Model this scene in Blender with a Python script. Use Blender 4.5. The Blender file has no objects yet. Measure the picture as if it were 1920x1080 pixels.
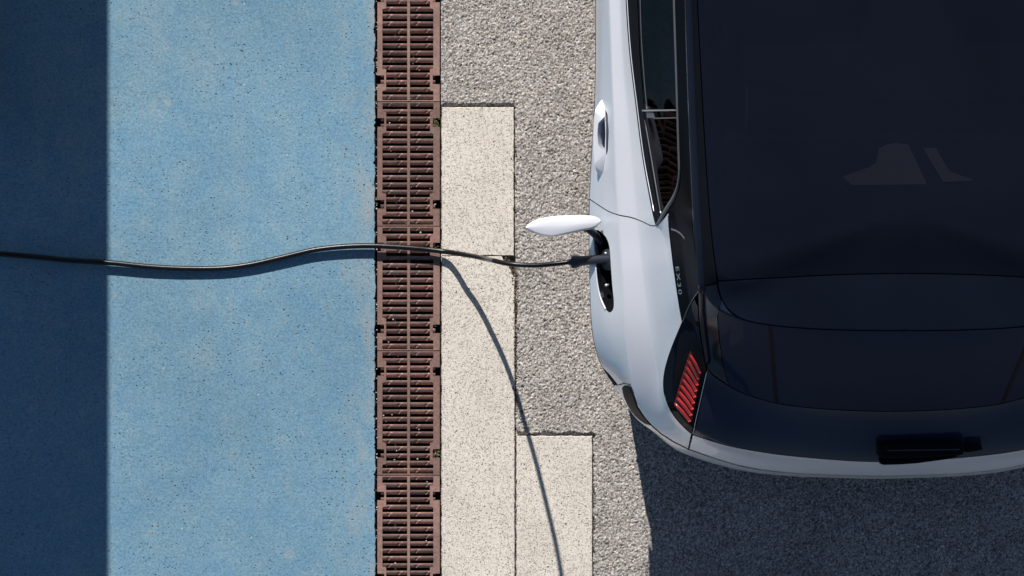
import bpy, bmesh, math, random
import numpy as np
from mathutils import Vector
from mathutils.geometry import delaunay_2d_cdt

R = math.radians
random.seed(7)
RNG = np.random.default_rng(7)
SC = bpy.context.scene
COL = SC.collection

# ------------------------------------------------------------------ camera
CAM_H = 12.0            # metres above the ground, looking straight down
PPM = 550.0             # photograph pixels per metre on the ground (1920 wide)
cam = bpy.data.cameras.new('camera')
cam_o = bpy.data.objects.new('camera', cam)
COL.objects.link(cam_o)
cam_o.location = (0, 0, CAM_H)
cam_o.rotation_euler = (0, 0, 0)
cam.sensor_width = 36.0
cam.lens = 36.0 * CAM_H * PPM / 1920.0
cam.clip_start = 0.1
cam.clip_end = 2000.0
SC.camera = cam_o

# ------------------------------------------------------------------ light
SUN_SX, SUN_SY = 0.31, -1.48           # shadow shift on the ground per metre of height
SUN_EL = math.atan2(1.0, math.hypot(SUN_SX, SUN_SY))
to_sun = Vector((-SUN_SX, -SUN_SY, 1.0)).normalized()
sun = bpy.data.lights.new('sun', 'SUN')
sun.energy = 5.0
sun.angle = R(0.55)
sun.color = (1.0, 0.945, 0.87)
sun_o = bpy.data.objects.new('sun', sun)
COL.objects.link(sun_o)
sun_o.rotation_euler = to_sun.to_track_quat('Z', 'Y').to_euler()
sun_o.location = (0, 0, 20)

world = bpy.data.worlds.new('World')
SC.world = world
world.use_nodes = True
wn = world.node_tree
for n in list(wn.nodes):
    wn.nodes.remove(n)
sky = wn.nodes.new('ShaderNodeTexSky')
sky.sky_type = 'NISHITA'
sky.sun_disc = False
sky.sun_elevation = SUN_EL
sky.sun_rotation = math.atan2(to_sun.x, to_sun.y)
sky.air_density = 1.0
sky.dust_density = 0.3
sky.ozone_density = 1.5
bg = wn.nodes.new('ShaderNodeBackground')
bg.inputs['Strength'].default_value = 0.05
wo = wn.nodes.new('ShaderNodeOutputWorld')
wn.links.new(sky.outputs[0], bg.inputs[0])
wn.links.new(bg.outputs[0], wo.inputs[0])

SC.view_settings.view_transform = 'Standard'
SC.view_settings.look = 'None'
SC.view_settings.gamma = 1.0
SC.view_settings.exposure = 0.25
SC.view_settings.use_curve_mapping = False


# ------------------------------------------------------------------ helpers
def P(px, py, z=0.0):
    """photograph pixel at a known height -> world point"""
    s = (CAM_H - z) / (CAM_H * PPM)
    return ((px - 960.0) * s, (540.0 - py) * s, z)


def tag(o, label=None, cat=None, group=None, kind=None):
    if label: o['label'] = label
    if cat: o['category'] = cat
    if group: o['group'] = group
    if kind: o['kind'] = kind
    return o


def link(o, parent=None):
    COL.objects.link(o)
    if parent: o.parent = parent
    return o


def empty(name, loc=(0, 0, 0)):
    o = bpy.data.objects.new(name, None)
    o.location = loc
    o.empty_display_size = 0.1
    return link(o)


def mesh_obj(name, verts, faces, mat, parent=None, smooth=False, normals=None):
    me = bpy.data.meshes.new(name)
    off = Vector(parent_loc(parent))
    me.from_pydata([tuple(Vector(v) - off) for v in verts], [], faces)
    me.update()
    if mat: me.materials.append(mat)
    if smooth:
        me.polygons.foreach_set('use_smooth', [True] * len(me.polygons))
        if normals is not None:
            me.normals_split_custom_set_from_vertices([tuple(n) for n in normals])
    o = bpy.data.objects.new(name, me)
    return link(o, parent)


def parent_loc(p):
    t = Vector((0, 0, 0))
    while p is not None:
        t += p.location
        p = p.parent
    return t


def catmull(pts, n=12, closed=False):
    pts = [np.array(p, float) for p in pts]
    m = len(pts)
    out = []
    rng = range(m if closed else m - 1)
    for i in rng:
        if closed:
            p0, p1, p2, p3 = pts[i - 1], pts[i], pts[(i + 1) % m], pts[(i + 2) % m]
        else:
            p1, p2 = pts[i], pts[i + 1]
            p0 = pts[i - 1] if i > 0 else 2 * p1 - p2
            p3 = pts[i + 2] if i + 2 < m else 2 * p2 - p1
        d1 = max(np.linalg.norm(p1 - p0), 1e-9) ** .5
        d2 = max(np.linalg.norm(p2 - p1), 1e-9) ** .5
        d3 = max(np.linalg.norm(p3 - p2), 1e-9) ** .5
        t0, t1 = 0, d1
        t2, t3 = d1 + d2, d1 + d2 + d3
        for k in range(n):
            t = t1 + (t2 - t1) * k / n
            a1 = (t1 - t) / (t1 - t0) * p0 + (t - t0) / (t1 - t0) * p1
            a2 = (t2 - t) / (t2 - t1) * p1 + (t - t1) / (t2 - t1) * p2
            a3 = (t3 - t) / (t3 - t2) * p2 + (t - t2) / (t3 - t2) * p3
            b1 = (t2 - t) / (t2 - t0) * a1 + (t - t0) / (t2 - t0) * a2
            b2 = (t3 - t) / (t3 - t1) * a2 + (t - t1) / (t3 - t1) * a3
            out.append((t2 - t) / (t2 - t1) * b1 + (t - t1) / (t2 - t1) * b2)
    if not closed: out.append(pts[-1])
    return out


def tube(path, rad, seg=12, cap=True):
    """verts, faces of a tube along path; rad may be a list"""
    path = [Vector(p) for p in path]
    n = len(path)
    rads = rad if isinstance(rad, (list, tuple)) else [rad] * n
    V, F = [], []
    up = None
    for i, p in enumerate(path):
        t = (path[min(i + 1, n - 1)] - path[max(i - 1, 0)]).normalized()
        if up is None:
            up = Vector((0, 0, 1)) if abs(t.z) < .9 else Vector((0, 1, 0))
        s = t.cross(up).normalized()
        up = s.cross(t).normalized()
        for k in range(seg):
            a = 2 * math.pi * k / seg
            V.append(p + (s * math.cos(a) + up * math.sin(a)) * rads[i])
    for i in range(n - 1):
        for k in range(seg):
            k2 = (k + 1) % seg
            F.append((i * seg + k, i * seg + k2, (i + 1) * seg + k2, (i + 1) * seg + k))
    if cap:
        F.append(tuple(range(seg))[::-1])
        F.append(tuple((n - 1) * seg + k for k in range(seg)))
    return V, F


def box(x0, x1, y0, y1, z0, z1):
    V = [(x, y, z) for z in (z0, z1) for y in (y0, y1) for x in (x0, x1)]
    F = [(0, 2, 3, 1), (4, 5, 7, 6), (0, 1, 5, 4), (2, 6, 7, 3), (0, 4, 6, 2), (1, 3, 7, 5)]
    return V, F


# ------------------------------------------------------------------ materials
class NT:
    def __init__(self, name):
        self.m = bpy.data.materials.new(name)
        self.m.use_nodes = True
        self.t = self.m.node_tree
        self.b = self.t.nodes['Principled BSDF']
        self.out = self.t.nodes['Material Output']
        self.co = None

    def n(self, kind, **kw):
        nd = self.t.nodes.new('ShaderNode' + kind)
        for k, v in kw.items():
            if k.startswith('i_'):
                key = k[2:].replace('_', ' ')
                nd.inputs[key].default_value = v
            else:
                setattr(nd, k, v)
        return nd

    def l(self, a, b):
        self.t.links.new(a, b)

    def coord(self):
        if self.co is None:
            self.co = self.n('NewGeometry').outputs['Position']
        return self.co

    def noise(self, scale, detail=4, rough=.55, vec=None, stretch=None):
        nd = self.n('TexNoise', i_Scale=scale, i_Detail=detail, i_Roughness=rough)
        v = vec or self.coord()
        if stretch:
            mp = self.n('Mapping')
            mp.inputs['Scale'].default_value = stretch
            self.l(v, mp.inputs[0]); v = mp.outputs[0]
        self.l(v, nd.inputs['Vector'])
        return nd.outputs['Fac']

    def vor(self, scale, feature='F1', out='Distance', rnd=1.0):
        nd = self.n('TexVoronoi', feature=feature, i_Scale=scale, i_Randomness=rnd)
        self.l(self.coord(), nd.inputs['Vector'])
        return nd.outputs[out]

    def ramp(self, fac, stops, interp='LINEAR'):
        nd = self.n('ValToRGB')
        cr = nd.color_ramp
        cr.interpolation = interp
        while len(cr.elements) < len(stops): cr.elements.new(.5)
        for e, (p, c) in zip(cr.elements, stops):
            e.position = p
            e.color = (c, c, c, 1) if not isinstance(c, (tuple, list)) else (*c, 1)
        self.l(fac, nd.inputs[0])
        return nd.outputs[0]

    def mix(self, fac, a, b, blend='MIX'):
        nd = self.n('MixRGB', blend_type=blend)
        for inp, v in zip(nd.inputs, (fac, a, b)):
            if isinstance(v, (int, float)): inp.default_value = v if inp.name == 'Fac' else (v, v, v, 1)
            elif isinstance(v, tuple): inp.default_value = (*v, 1)
            else: self.l(v, inp)
        return nd.outputs[0]

    def math(self, op, a, b=0.0):
        nd = self.n('Math', operation=op)
        for inp, v in zip(nd.inputs, (a, b)):
            if isinstance(v, (int, float)): inp.default_value = v
            else: self.l(v, inp)
        return nd.outputs[0]

    def bump(self, h, dist=.002, strength=1.0, normal=None):
        nd = self.n('Bump', i_Strength=strength, i_Distance=dist)
        self.l(h, nd.inputs['Height'])
        if normal: self.l(normal, nd.inputs['Normal'])
        return nd.outputs[0]

    def set(self, **kw):
        for k, v in kw.items():
            key = {'color': 'Base Color', 'rough': 'Roughness', 'metal': 'Metallic', 'normal': 'Normal',
                   'spec': 'Specular IOR Level', 'coat': 'Coat Weight', 'coat_rough': 'Coat Roughness',
                   'ior': 'IOR', 'emit': 'Emission Color', 'emit_s': 'Emission Strength'}[k]
            inp = self.b.inputs[key]
            if isinstance(v, tuple): inp.default_value = (*v, 1)
            elif isinstance(v, (int, float)): inp.default_value = v
            else: self.l(v, inp)
        return self.m


def simple(name, color, rough=.5, metal=0.0, var=.12, scale=30, coat=0.0, spec=.5, bump=0.0, bscale=400):
    t = NT(name)
    c = t.ramp(t.noise(scale), [(.3, tuple(x * (1 - var) for x in color)), (.7, tuple(min(1, x * (1 + var)) for x in color))])
    t.set(color=c, rough=rough, metal=metal, coat=coat, spec=spec, coat_rough=.03)
    if bump: t.set(normal=t.bump(t.noise(bscale, 3), bump, 1))
    return t.m


def mat_blue():
    t = NT('blue_painted_concrete')
    big = t.noise(2.2, 5, .6)
    mid = t.noise(11, 6, .65)
    fine = t.noise(130, 4, .75)
    c = t.ramp(big, [(.30, (.135, .280, .405)), (.5, (.165, .306, .412)), (.68, (.210, .332, .410))])
    c2 = t.ramp(mid, [(.32, (.110, .260, .410)), (.55, (.165, .306, .412)), (.75, (.250, .350, .405))])
    c = t.mix(.55, c, c2)
    stre = t.noise(5, 4, .6, stretch=(1, .12, 1))
    c = t.mix(t.ramp(stre, [(.55, 0.0), (.75, .30)]), c, (.27, .35, .385))
    c = t.mix(.8, c, t.ramp(fine, [(.3, .55), (.5, 1.0), (.72, 1.4)]), 'MULTIPLY')
    # grime gathered towards the drain, and broad faded bands
    sx = t.n('SeparateXYZ'); t.l(t.coord(), sx.inputs[0])
    near = t.n('MapRange'); t.l(sx.outputs[0], near.inputs[0])
    for i_, v_ in ((1, -.62), (2, -.47), (3, 0.0), (4, 1.0)): near.inputs[i_].default_value = v_
    grime = t.math('MULTIPLY', near.outputs[0], t.ramp(t.noise(14, 5, .7, stretch=(1, .35, 1)), [(.44, 0.0), (.66, .55)]))
    c = t.mix(grime, c, (.36, .35, .31))
    c = t.mix(1.0, c, t.ramp(t.noise(1.3, 3, .5), [(.3, .86), (.7, 1.10)]), 'MULTIPLY')
    # worn spots showing the concrete underneath
    wear = t.math('MULTIPLY', t.ramp(t.noise(7, 3, .6), [(.62, 0.0), (.72, 1.0)]), t.ramp(t.noise(60, 4, .7), [(.48, 0.0), (.62, .85)]))
    c = t.mix(t.math('MULTIPLY', wear, .7), c, (.36, .38, .37))
    # pin holes and dark chips
    def holes(scale, lo, hi, gate_scale, g0, g1):
        d = t.vor(scale)
        sel = t.ramp(t.vor(scale, out='Color'), [(g0, 0.0), (g1, 1.0)])
        return t.math('MULTIPLY', t.ramp(d, [(lo, 1.0), (hi, 0.0)]), sel)
    h1 = holes(42, .07, .15, 3, .66, .68)
    h2 = holes(85, .12, .24, 3, .58, .62)
    gate = t.ramp(t.noise(4.5, 3, .6), [(.36, .12), (.62, 1.0)])
    hs = t.math('MULTIPLY', t.math('MAXIMUM', h1, h2), gate)
    c = t.mix(hs, c, (.05, .08, .115))
    w1 = t.math('MAXIMUM', holes(33, .05, .09, 3, .80, .82), t.math('MULTIPLY', holes(120, .10, .22, 3, .80, .84), .6))
    c = t.mix(w1, c, (.62, .62, .58))
    hgt = t.math('SUBTRACT', t.math('ADD', t.math('MULTIPLY', fine, .5), t.math('MULTIPLY', mid, .6)), t.math('MULTIPLY', hs, 1.2))
    return t.set(color=c, rough=.72, normal=t.bump(hgt, .0022, 1), spec=.35)


def mat_slab():
    t = NT('speckled_granite')
    f1 = t.noise(230, 2, .6)
    f2 = t.noise(120, 3, .7)
    big = t.noise(6, 4)
    base = t.ramp(big, [(.3, (.62, .57, .51)), (.7, (.72, .67, .605))])
    c = t.mix(.75, base, t.ramp(f2, [(.30, .50), (.46, .97), (.6, 1.12)]), 'MULTIPLY')
    c = t.mix(t.ramp(f1, [(.36, .95), (.44, 0.0)]), c, (.20, .175, .155))
    c = t.mix(t.ramp(f1, [(.62, 0.0), (.7, .5)]), c, (.86, .84, .80))
    d = t.vor(70)
    sel = t.ramp(t.vor(70, out='Color'), [(.76, 0.0), (.78, 1.0)])
    c = t.mix(t.math('MULTIPLY', t.ramp(d, [(.14, 1.0), (.24, 0.0)]), sel), c, (.06, .055, .05))
    return t.set(color=c, rough=.8, normal=t.bump(f1, .0012, .6), spec=.3)


def mat_asphalt(attr=True):
    t = NT('asphalt_stones' if attr else 'asphalt')
    fine = t.noise(420, 3, .6)
    if attr:
        a = t.n('Attribute', attribute_name='stone')
        base = a.outputs['Color']
    else:
        cell = t.vor(150, out='Color')
        base = t.mix(.7, t.ramp(cell, [(.1, (.22, .21, .20)), (.9, (.64, .60, .56))]), (.45, .42, .40))
    c = t.mix(.5, base, t.ramp(fine, [(.3, .65), (.7, 1.3)]), 'MULTIPLY')
    patch = t.ramp(t.noise(4.5, 4, .6), [(.35, .86), (.65, 1.08)])
    c = t.mix(.8, c, patch, 'MULTIPLY')
    h = fine if attr else t.math('ADD', t.vor(150), fine)
    return t.set(color=c, rough=.85, normal=t.bump(h, .0012 if attr else .004, .8), spec=.3)


def mat_iron():
    t = NT('rusty_cast_iron')
    a = t.noise(9, 5, .6)
    b = t.noise(90, 4, .65)
    c = t.ramp(a, [(.3, (.215, .134, .118)), (.5, (.285, .176, .150)), (.72, (.355, .200, .162))])
    c = t.mix(.6, c, t.ramp(b, [(.3, .55), (.7, 1.35)]), 'MULTIPLY')
    oi = t.n('ObjectInfo')
    c = t.mix(1.0, c, t.ramp(oi.outputs['Random'], [(0.0, .78), (1.0, 1.22)]), 'MULTIPLY')
    rust = t.ramp(t.noise(35, 5, .7), [(.58, 0.0), (.70, .6)])
    c = t.mix(rust, c, (.27, .12, .06))
    dust = t.ramp(t.noise(16, 5, .7), [(.56, 0.0), (.75, .35)])
    c = t.mix(dust, c, (.36, .31, .27))
    return t.set(color=c, rough=.55, metal=.25, normal=t.bump(b, .001, .6), spec=.5)


def mat_paint():
    t = NT('silver_white_paint')
    fl = t.noise(900, 2, .5)
    c = t.ramp(fl, [(.3, (.78, .81, .89)), (.7, (.86, .885, .945))])
    t.set(color=c, rough=.43, metal=.40, coat=.7, coat_rough=.025, spec=.5)
    return t.m


def mat_glass(name, tint, ior=1.5, refl_color=(1, 1, 1), rough=.005):
    t = NT(name)
    t.t.nodes.remove(t.b)
    fr = t.n('Fresnel', i_IOR=ior)
    tr = t.n('BsdfTransparent'); tr.inputs[0].default_value = (*tint, 1)
    gl = t.n('BsdfGlossy'); gl.inputs['Roughness'].default_value = rough; gl.inputs[0].default_value = (*refl_color, 1)
    mx = t.n('MixShader')
    ge = t.n('NewGeometry')
    t.l(t.math('MULTIPLY', fr.outputs[0], t.math('SUBTRACT', 1.0, ge.outputs['Backfacing'])), mx.inputs[0]); t.l(tr.outputs[0], mx.inputs[1]); t.l(gl.outputs[0], mx.inputs[2])
    t.l(mx.outputs[0], t.out.inputs[0])
    return t.m


def mat_dark(name, base, ior=1.45, refl=.5, rough=.08, trans=0.0, var=.12, scale=2.0):
    """dark coated surface seen as through a polarising filter: weak mirror over a near-black body"""
    t = NT(name)
    c = t.ramp(t.noise(scale, 2), [(.3, tuple(x * (1 - var) for x in base)), (.7, tuple(x * (1 + var) for x in base))])
    t.t.nodes.remove(t.b)
    df = t.n('BsdfDiffuse'); t.l(c, df.inputs[0])
    gl = t.n('BsdfGlossy'); gl.inputs['Roughness'].default_value = rough; gl.inputs[0].default_value = (refl * .9, refl * .95, refl * 1.05, 1)
    fr = t.n('Fresnel', i_IOR=ior)
    body = df
    if trans:
        tr = t.n('BsdfTransparent')
        body = t.n('MixShader'); body.inputs[0].default_value = trans
        t.l(df.outputs[0], body.inputs[1]); t.l(tr.outputs[0], body.inputs[2])
    mx = t.n('MixShader')
    ge = t.n('NewGeometry')
    t.l(t.math('MULTIPLY', fr.outputs[0], t.math('SUBTRACT', 1.0, ge.outputs['Backfacing'])), mx.inputs[0]); t.l(body.outputs[0], mx.inputs[1]); t.l(gl.outputs[0], mx.inputs[2])
    t.l(mx.outputs[0], t.out.inputs[0])
    return t.m


def mat_wall():
    t = NT('wall_concrete')
    c = t.ramp(t.noise(3, 6, .6), [(.3, (.25, .245, .235)), (.7, (.34, .335, .32))])
    return t.set(color=c, rough=.85, normal=t.bump(t.noise(60, 5), .002, .6))


def mat_lens():
    t = NT('red_lens')
    c = t.ramp(t.noise(60), [(.3, (.55, .030, .03)), (.7, (.66, .045, .04))])
    return t.set(color=c, rough=.25, coat=.6, coat_rough=.05)


M = dict(
    blue=mat_blue(), slab=mat_slab(), stones=mat_asphalt(True), asphalt=mat_asphalt(False), iron=mat_iron(),
    gate_black=mat_dark('tailgate_black', (.021, .027, .054), 1.45, .45, .12),
    pillar=mat_dark('black_pillar_gloss', (.0060, .0075, .011), 1.3, .10, .15),
    paint=mat_paint(), wall=mat_wall(), lens=mat_lens(),
    black=mat_dark('gloss_black_paint', (.0085, .0118, .0225), 1.45, .45, .12),
    trim=mat_dark('satin_black_plastic', (.007, .0078, .010), 1.35, .22, .4, scale=40),
    grey_trim=simple('grey_window_trim', (.085, .09, .105), rough=.35, var=.1),
    silver=simple('brushed_silver', (.55, .55, .56), rough=.3, metal=.9, var=.06),
    clad=simple('dark_grey_cladding', (.045, .047, .055), rough=.6, var=.15, bump=.0006),
    rubber=simple('cable_rubber', (.008, .0085, .011), rough=.30, spec=.35, var=.25, bump=.0002, bscale=700),
    plug=simple('plug_plastic', (.024, .026, .038), rough=.5, var=.12),
    tyre=simple('tyre_rubber', (.012, .012, .012), rough=.8, var=.2),
    under=simple('dark_underbody', (.004, .004, .005), rough=.8, var=.2, spec=.2),
    inside=simple('cabin_fabric', (.020, .021, .025), rough=.9, var=.2, bump=.0006),
    light_patch=simple('pale_light_patch', (.55, .55, .56), rough=.9, var=.05),
    glass_roof=mat_dark('tinted_roof_glass', (.0062, .0085, .0165), 1.45, .35, .03, trans=.105),
    glass_side=mat_glass('tinted_side_glass', (.16, .17, .20), 1.35, (.26, .27, .30)),
    glass_rear=mat_dark('tinted_rear_glass', (.018, .027, .057), 1.4, .12, .03, trans=.04),
    smoke=mat_dark('smoked_lamp_lens', (.0045, .005, .009), 1.45, .22, .04),
    chan=simple('channel_concrete', (.05, .04, .035), rough=.95, var=.3),
    dirt=simple('dry_soil', (.10, .070, .045), rough=1, var=.4, scale=200),
    moss=simple('dry_weed', (.10, .105, .035), rough=.9, var=.4, scale=200),
    white_mark=simple('badge_silver', (.75, .76, .78), rough=.35, metal=.6, var=.04),
    pocket=simple('blue_grey_pocket_shade', (.30, .33, .42), rough=.4, var=.08, spec=.4),
    lens_dark=simple('dark_red_lens', (.19, .010, .011), rough=.3, var=.2, spec=.3),
    grit=simple('pale_grit', (.5, .47, .43), rough=.9, var=.35, scale=60),
    amber=mat_dark('bumper_reflector', (.060, .044, .040), 1.4, .16, .25, var=.3, scale=50),
)

# ================================================================== SETTING
# far ground (one sheet out to the horizon, below everything)
V, F = box(-600, 600, -600, 600, -.5, -.30)
tag(mesh_obj('ground', V, F, M['asphalt']), kind='structure')

DX0, DX1 = P(705.5, 0)[0], P(826, 0)[0]       # drain channel opening


# ---- blue painted pad with a ragged right edge
def blue_pad():
    ys = np.arange(-6, 8.001, .006)
    edge = P(703.2, 0)[0]
    n = len(ys)
    rough = np.convolve(RNG.normal(0, 1, n + 8), np.ones(3) / 3, 'same')[4:4 + n] * .0019
    rough += np.convolve(RNG.normal(0, 1, n + 40), np.ones(25) / 25, 'same')[20:20 + n] * .004
    chips = (RNG.random(n) < .07) * RNG.uniform(.002, .006, n)
    ex = edge + rough - chips
    z = .006
    V, F = [], []
    for i, y in enumerate(ys):
        V += [(-6, y, z), (edge - .02, y, z), (ex[i] - .0015, y, z), (ex[i], y, z - .0025), (ex[i] + .0006, y, -.03)]
    for i in range(n - 1):
        a, b = i * 5, (i + 1) * 5
        for k in range(4):
            F.append((a + k, a + k + 1, b + k + 1, b + k))
    return V, F


V, F = blue_pad()
tag(mesh_obj('pavement', V, F, M['blue']), kind='structure')
# dark bitumen seam between the pad and the grates
V, F = box(P(692, 0)[0], DX0 - .0015, -6, 8, -.3, -.004)
tag(mesh_obj('pavement', V, F, M['under']), kind='structure')

# ---- drain channel (U section)
def channel():
    V, F = [], []
    prof = [(DX0 - .0015, -.05), (DX0 + .012, -.052), (DX0 + .016, -.16), (DX0 + .07, -.2), (DX1 - .07, -.2), (DX1 - .016, -.16), (DX1 - .012, -.052), (DX1 + .0, -.05)]
    for y in (-6, 8):
        V += [(x, y, z) for x, z in prof]
    k = len(prof)
    for i in range(k - 1):
        F.append((i, i + 1, k + i + 1, k + i))
    return V, F


V, F = channel()
tag(mesh_obj('drain_channel', V, F, M['chan']), kind='structure')

# ---- slabs
SLABS = [
    (828.5, 963.5, 201, 479.2, 'speckled cream granite slab lying wholly in view beside the flap, shortest of the three'),
    (828.5, 965.0, 480.6, 1330, 'long speckled cream granite slab beside the drain, with a chipped top corner'),
    (968.5, 1110.5, 817.5, 1500, 'speckled cream granite slab nearest the car bumper, cut by the cable shadow line'),
]
slab_rects = []
for i, (a, b, c, d, lab) in enumerate(SLABS):
    x0, y1, _ = P(a, c); x1, y0, _ = P(b, d)
    slab_rects.append((x0, x1, y0, y1))
    zt = (.002, .0015, .003)[i]
    outline = []
    corners = [(x0, y0), (x1, y0), (x1, y1), (x0, y1)]
    if i == 1:
        ch = [P(965, 522), P(959.5, 512), P(957, 503), P(950, 495), P(944, 488), P(941, 481)]
        corners = [(x0, y0), (x1, y0)] + [(p[0], p[1]) for p in ch] + [(x0, y1)]
    for q in range(len(corners)):
        p, r = np.array(corners[q]), np.array(corners[(q + 1) % len(corners)])
        L = np.linalg.norm(r - p)
        m = max(1, int(L / .012))
        for k in range(m):
            pt = p + (r - p) * k / m
            if k: pt = pt + RNG.normal(0, .0006, 2)
            outline.append(pt)
    n = len(outline)
    cen = np.mean(outline, axis=0)
    V, F = [], []
    for (ins, z) in ((0, -.06), (0, zt - .0022), (.0018, zt)):
        for k in range(n):
            d1 = outline[k] - outline[k - 1]; d2 = outline[(k + 1) % n] - outline[k]
            t_ = d1 / np.linalg.norm(d1) + d2 / np.linalg.norm(d2)
            nn = np.array([-t_[1], t_[0]]) / max(np.linalg.norm(t_), 1e-6)
            V.append((*(outline[k] + nn * ins), z))
    for r_ in range(2):
        for k in range(n):
            k2 = (k + 1) % n
            F.append((r_ * n + k, r_ * n + k2, (r_ + 1) * n + k2, (r_ + 1) * n + k))
    F.append(tuple(2 * n + k for k in range(n)))
    o = mesh_obj('granite_block', V, F, M['slab'])
    tag(o, lab, 'slab', 'granite slabs along the drain')


# ---- asphalt: every stone of the surface is real relief
def in_rects(X, Y, grow):
    m = np.zeros(X.shape, bool)
    for (x0, x1, y0, y1) in slab_rects:
        m |= (X > x0 - grow) & (X < x1 + grow) & (Y > y0 - grow) & (Y < y1 + grow)
    return m


def asphalt():
    st = .0027
    x0, x1, y0, y1 = DX1 + .0015, 2.15, -1.12, 1.12
    xs = np.arange(x0, x1, st); ys = np.arange(y0, y1, st)
    X, Y = np.meshgrid(xs, ys)
    cell = .0047
    gx = np.floor((X - x0) / cell).astype(int) + 2
    gy = np.floor((Y - y0) / cell).astype(int) + 2
    nx, ny = gx.max() + 4, gy.max() + 4
    sx = (np.arange(nx)[None, :] - 2 + RNG.random((ny, nx))) * cell + x0
    sy = (np.arange(ny)[:, None] - 2 + RNG.random((ny, nx))) * cell + y0
    f1 = np.full(X.shape, 9.0); f2 = np.full(X.shape, 9.0); ix = np.zeros(X.shape, int); iy = np.zeros(X.shape, int)
    for dy in (-1, 0, 1):
        for dx in (-1, 0, 1):
            d = np.hypot(X - sx[gy + dy, gx + dx], Y - sy[gy + dy, gx + dx])
            m = d < f1
            f2 = np.where(m, f1, np.minimum(f2, d))
            ix = np.where(m, gx + dx, ix); iy = np.where(m, gy + dy, iy)
            f1 = np.where(m, d, f1)
    edge = np.clip((f2 - f1) / .0036, 0, 1)
    tone = np.clip(RNG.normal(.54, .13, (ny, nx)), .18, .9)
    white = RNG.random((ny, nx)) < .035
    tone[white] = RNG.uniform(.75, .9, white.sum())
    dark = RNG.random((ny, nx)) < .11
    tone[dark] = RNG.uniform(.10, .2, dark.sum())
    warm = RNG.normal(0, .035, (ny, nx))
    hs = RNG.normal(0, .0009, (ny, nx)) - (RNG.random((ny, nx)) < .08) * .003
    blot = np.clip(.5 + .5 * np.sin(X * 17 + 3 * np.sin(Y * 7)) * np.sin(Y * 11 + 2 * np.sin(X * 9)), 0, 1)
    lowf = np.sin(X * 9 + 1.3 * np.sin(Y * 5)) * .0012 + np.sin(Y * 13 + X * 4) * .001
    Z = -.0005 + hs[iy, ix] + .0020 * np.sqrt(edge) + lowf
    # a dropped joint round each slab, then under the slab
    for (a, b, c, d) in slab_rects:
        dx = np.maximum(np.maximum(a - X, X - b), 0); dy = np.maximum(np.maximum(c - Y, Y - d), 0)
        dist = np.hypot(dx, dy)
        wob = .006 + .004 * np.sin(X * 70) * np.sin(Y * 60) + RNG.normal(0, .001, X.shape)
        top = (Y > d) & (X > a) & (X < b)
        wob = np.where(top, wob + .005, wob)
        Z = np.where(dist < wob, np.minimum(Z, -.014 - (dist <= 0) * .03), Z)
    # bitumen binder between the stones
    t_ = tone[iy, ix][..., None] * np.array([1.045, .985, .935])
    t_ = t_ * (1 + warm[iy, ix][..., None] * np.array([1, .1, -1]))
    binder = np.array([.15, .135, .122])
    mixf = np.clip(edge * 1.9, 0, 1)[..., None]
    colr = binder * (1 - mixf) + t_ * mixf
    rows, cols = X.shape
    idx = np.arange(rows * cols).reshape(rows, cols)
    q = np.stack([idx[:-1, :-1], idx[:-1, 1:], idx[1:, 1:], idx[1:, :-1]], -1).reshape(-1, 4)
    cx = X[:-1, :-1].ravel(); cy = Y[:-1, :-1].ravel()
    keep = ~((cx > .62) & (cy > -.42))
    cen = np.zeros(len(q), bool)
    for (a, b, c, d) in slab_rects:
        cen |= (cx > a + .02) & (cx < b - .02) & (cy > c + .02) & (cy < d - .02)
    q = q[keep & ~cen]
    used = np.unique(q)
    remap = np.full(rows * cols, -1); remap[used] = np.arange(len(used))
    q = remap[q]
    co = np.stack([X.ravel(), Y.ravel(), Z.ravel()], -1)[used]
    cl = colr.reshape(-1, 3)[used]
    me = bpy.data.meshes.new('road')
    me.vertices.add(len(co)); me.vertices.foreach_set('co', co.ravel())
    me.loops.add(q.size); me.loops.foreach_set('vertex_index', q.ravel())
    me.polygons.add(len(q)); me.polygons.foreach_set('loop_start', np.arange(0, q.size, 4)); me.polygons.foreach_set('loop_total', np.full(len(q), 4))
    me.polygons.foreach_set('use_smooth', np.ones(len(q), bool))
    at = me.color_attributes.new('stone', 'FLOAT_COLOR', 'POINT')
    at.data.foreach_set('color', np.concatenate([cl, np.ones((len(cl), 1))], 1).ravel())
    me.materials.append(M['stones'])
    me.update(); me.validate()
    return link(bpy.data.objects.new('road', me))


tag(asphalt(), kind='structure')
# the road goes on beyond the closely built strip
bx, by0, by1 = 2.149, -1.118, 1.118
for nm, r_ in (('road', (DX1 + .0015, 14, -8, by0)), ('road', (DX1 + .0015, 14, by1, 10)), ('road', (bx, 14, by0, by1)), ('road', (.6, bx, -.44, by1))):
    V, F = box(r_[0], r_[1], r_[2], r_[3], -.2, -.003 if r_[0] != .6 else -.012)
    tag(mesh_obj(nm, V, F, M['asphalt']), kind='structure')

# ---- unseen low wall, shape guessed, added to throw the shade on the pad
V, F = [], []
V, F = box(-2.6, -1.83, .55, 4.6, 0.0, 1.19)
wl = empty('unseen_wall', (-2.16, 2.5, 0))
tag(wl, 'unseen low grey concrete wall, shape guessed, added to shade the left edge of the blue pad', 'wall')
mesh_obj('wall_body', V, F, M['wall'], wl)
V, F = box(-2.64, -1.759, .51, 4.64, 1.191, 1.25)
mesh_obj('coping', V, F, M['wall'], wl)


# ================================================================== DRAIN GRATES
G_L, G_R = 707.5, 824.5
PITCH = 233.55
ROWS = 17
RP = PITCH / ROWS
GX = P(766, 0)[0]
mm = 1.0 / PPM


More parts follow.
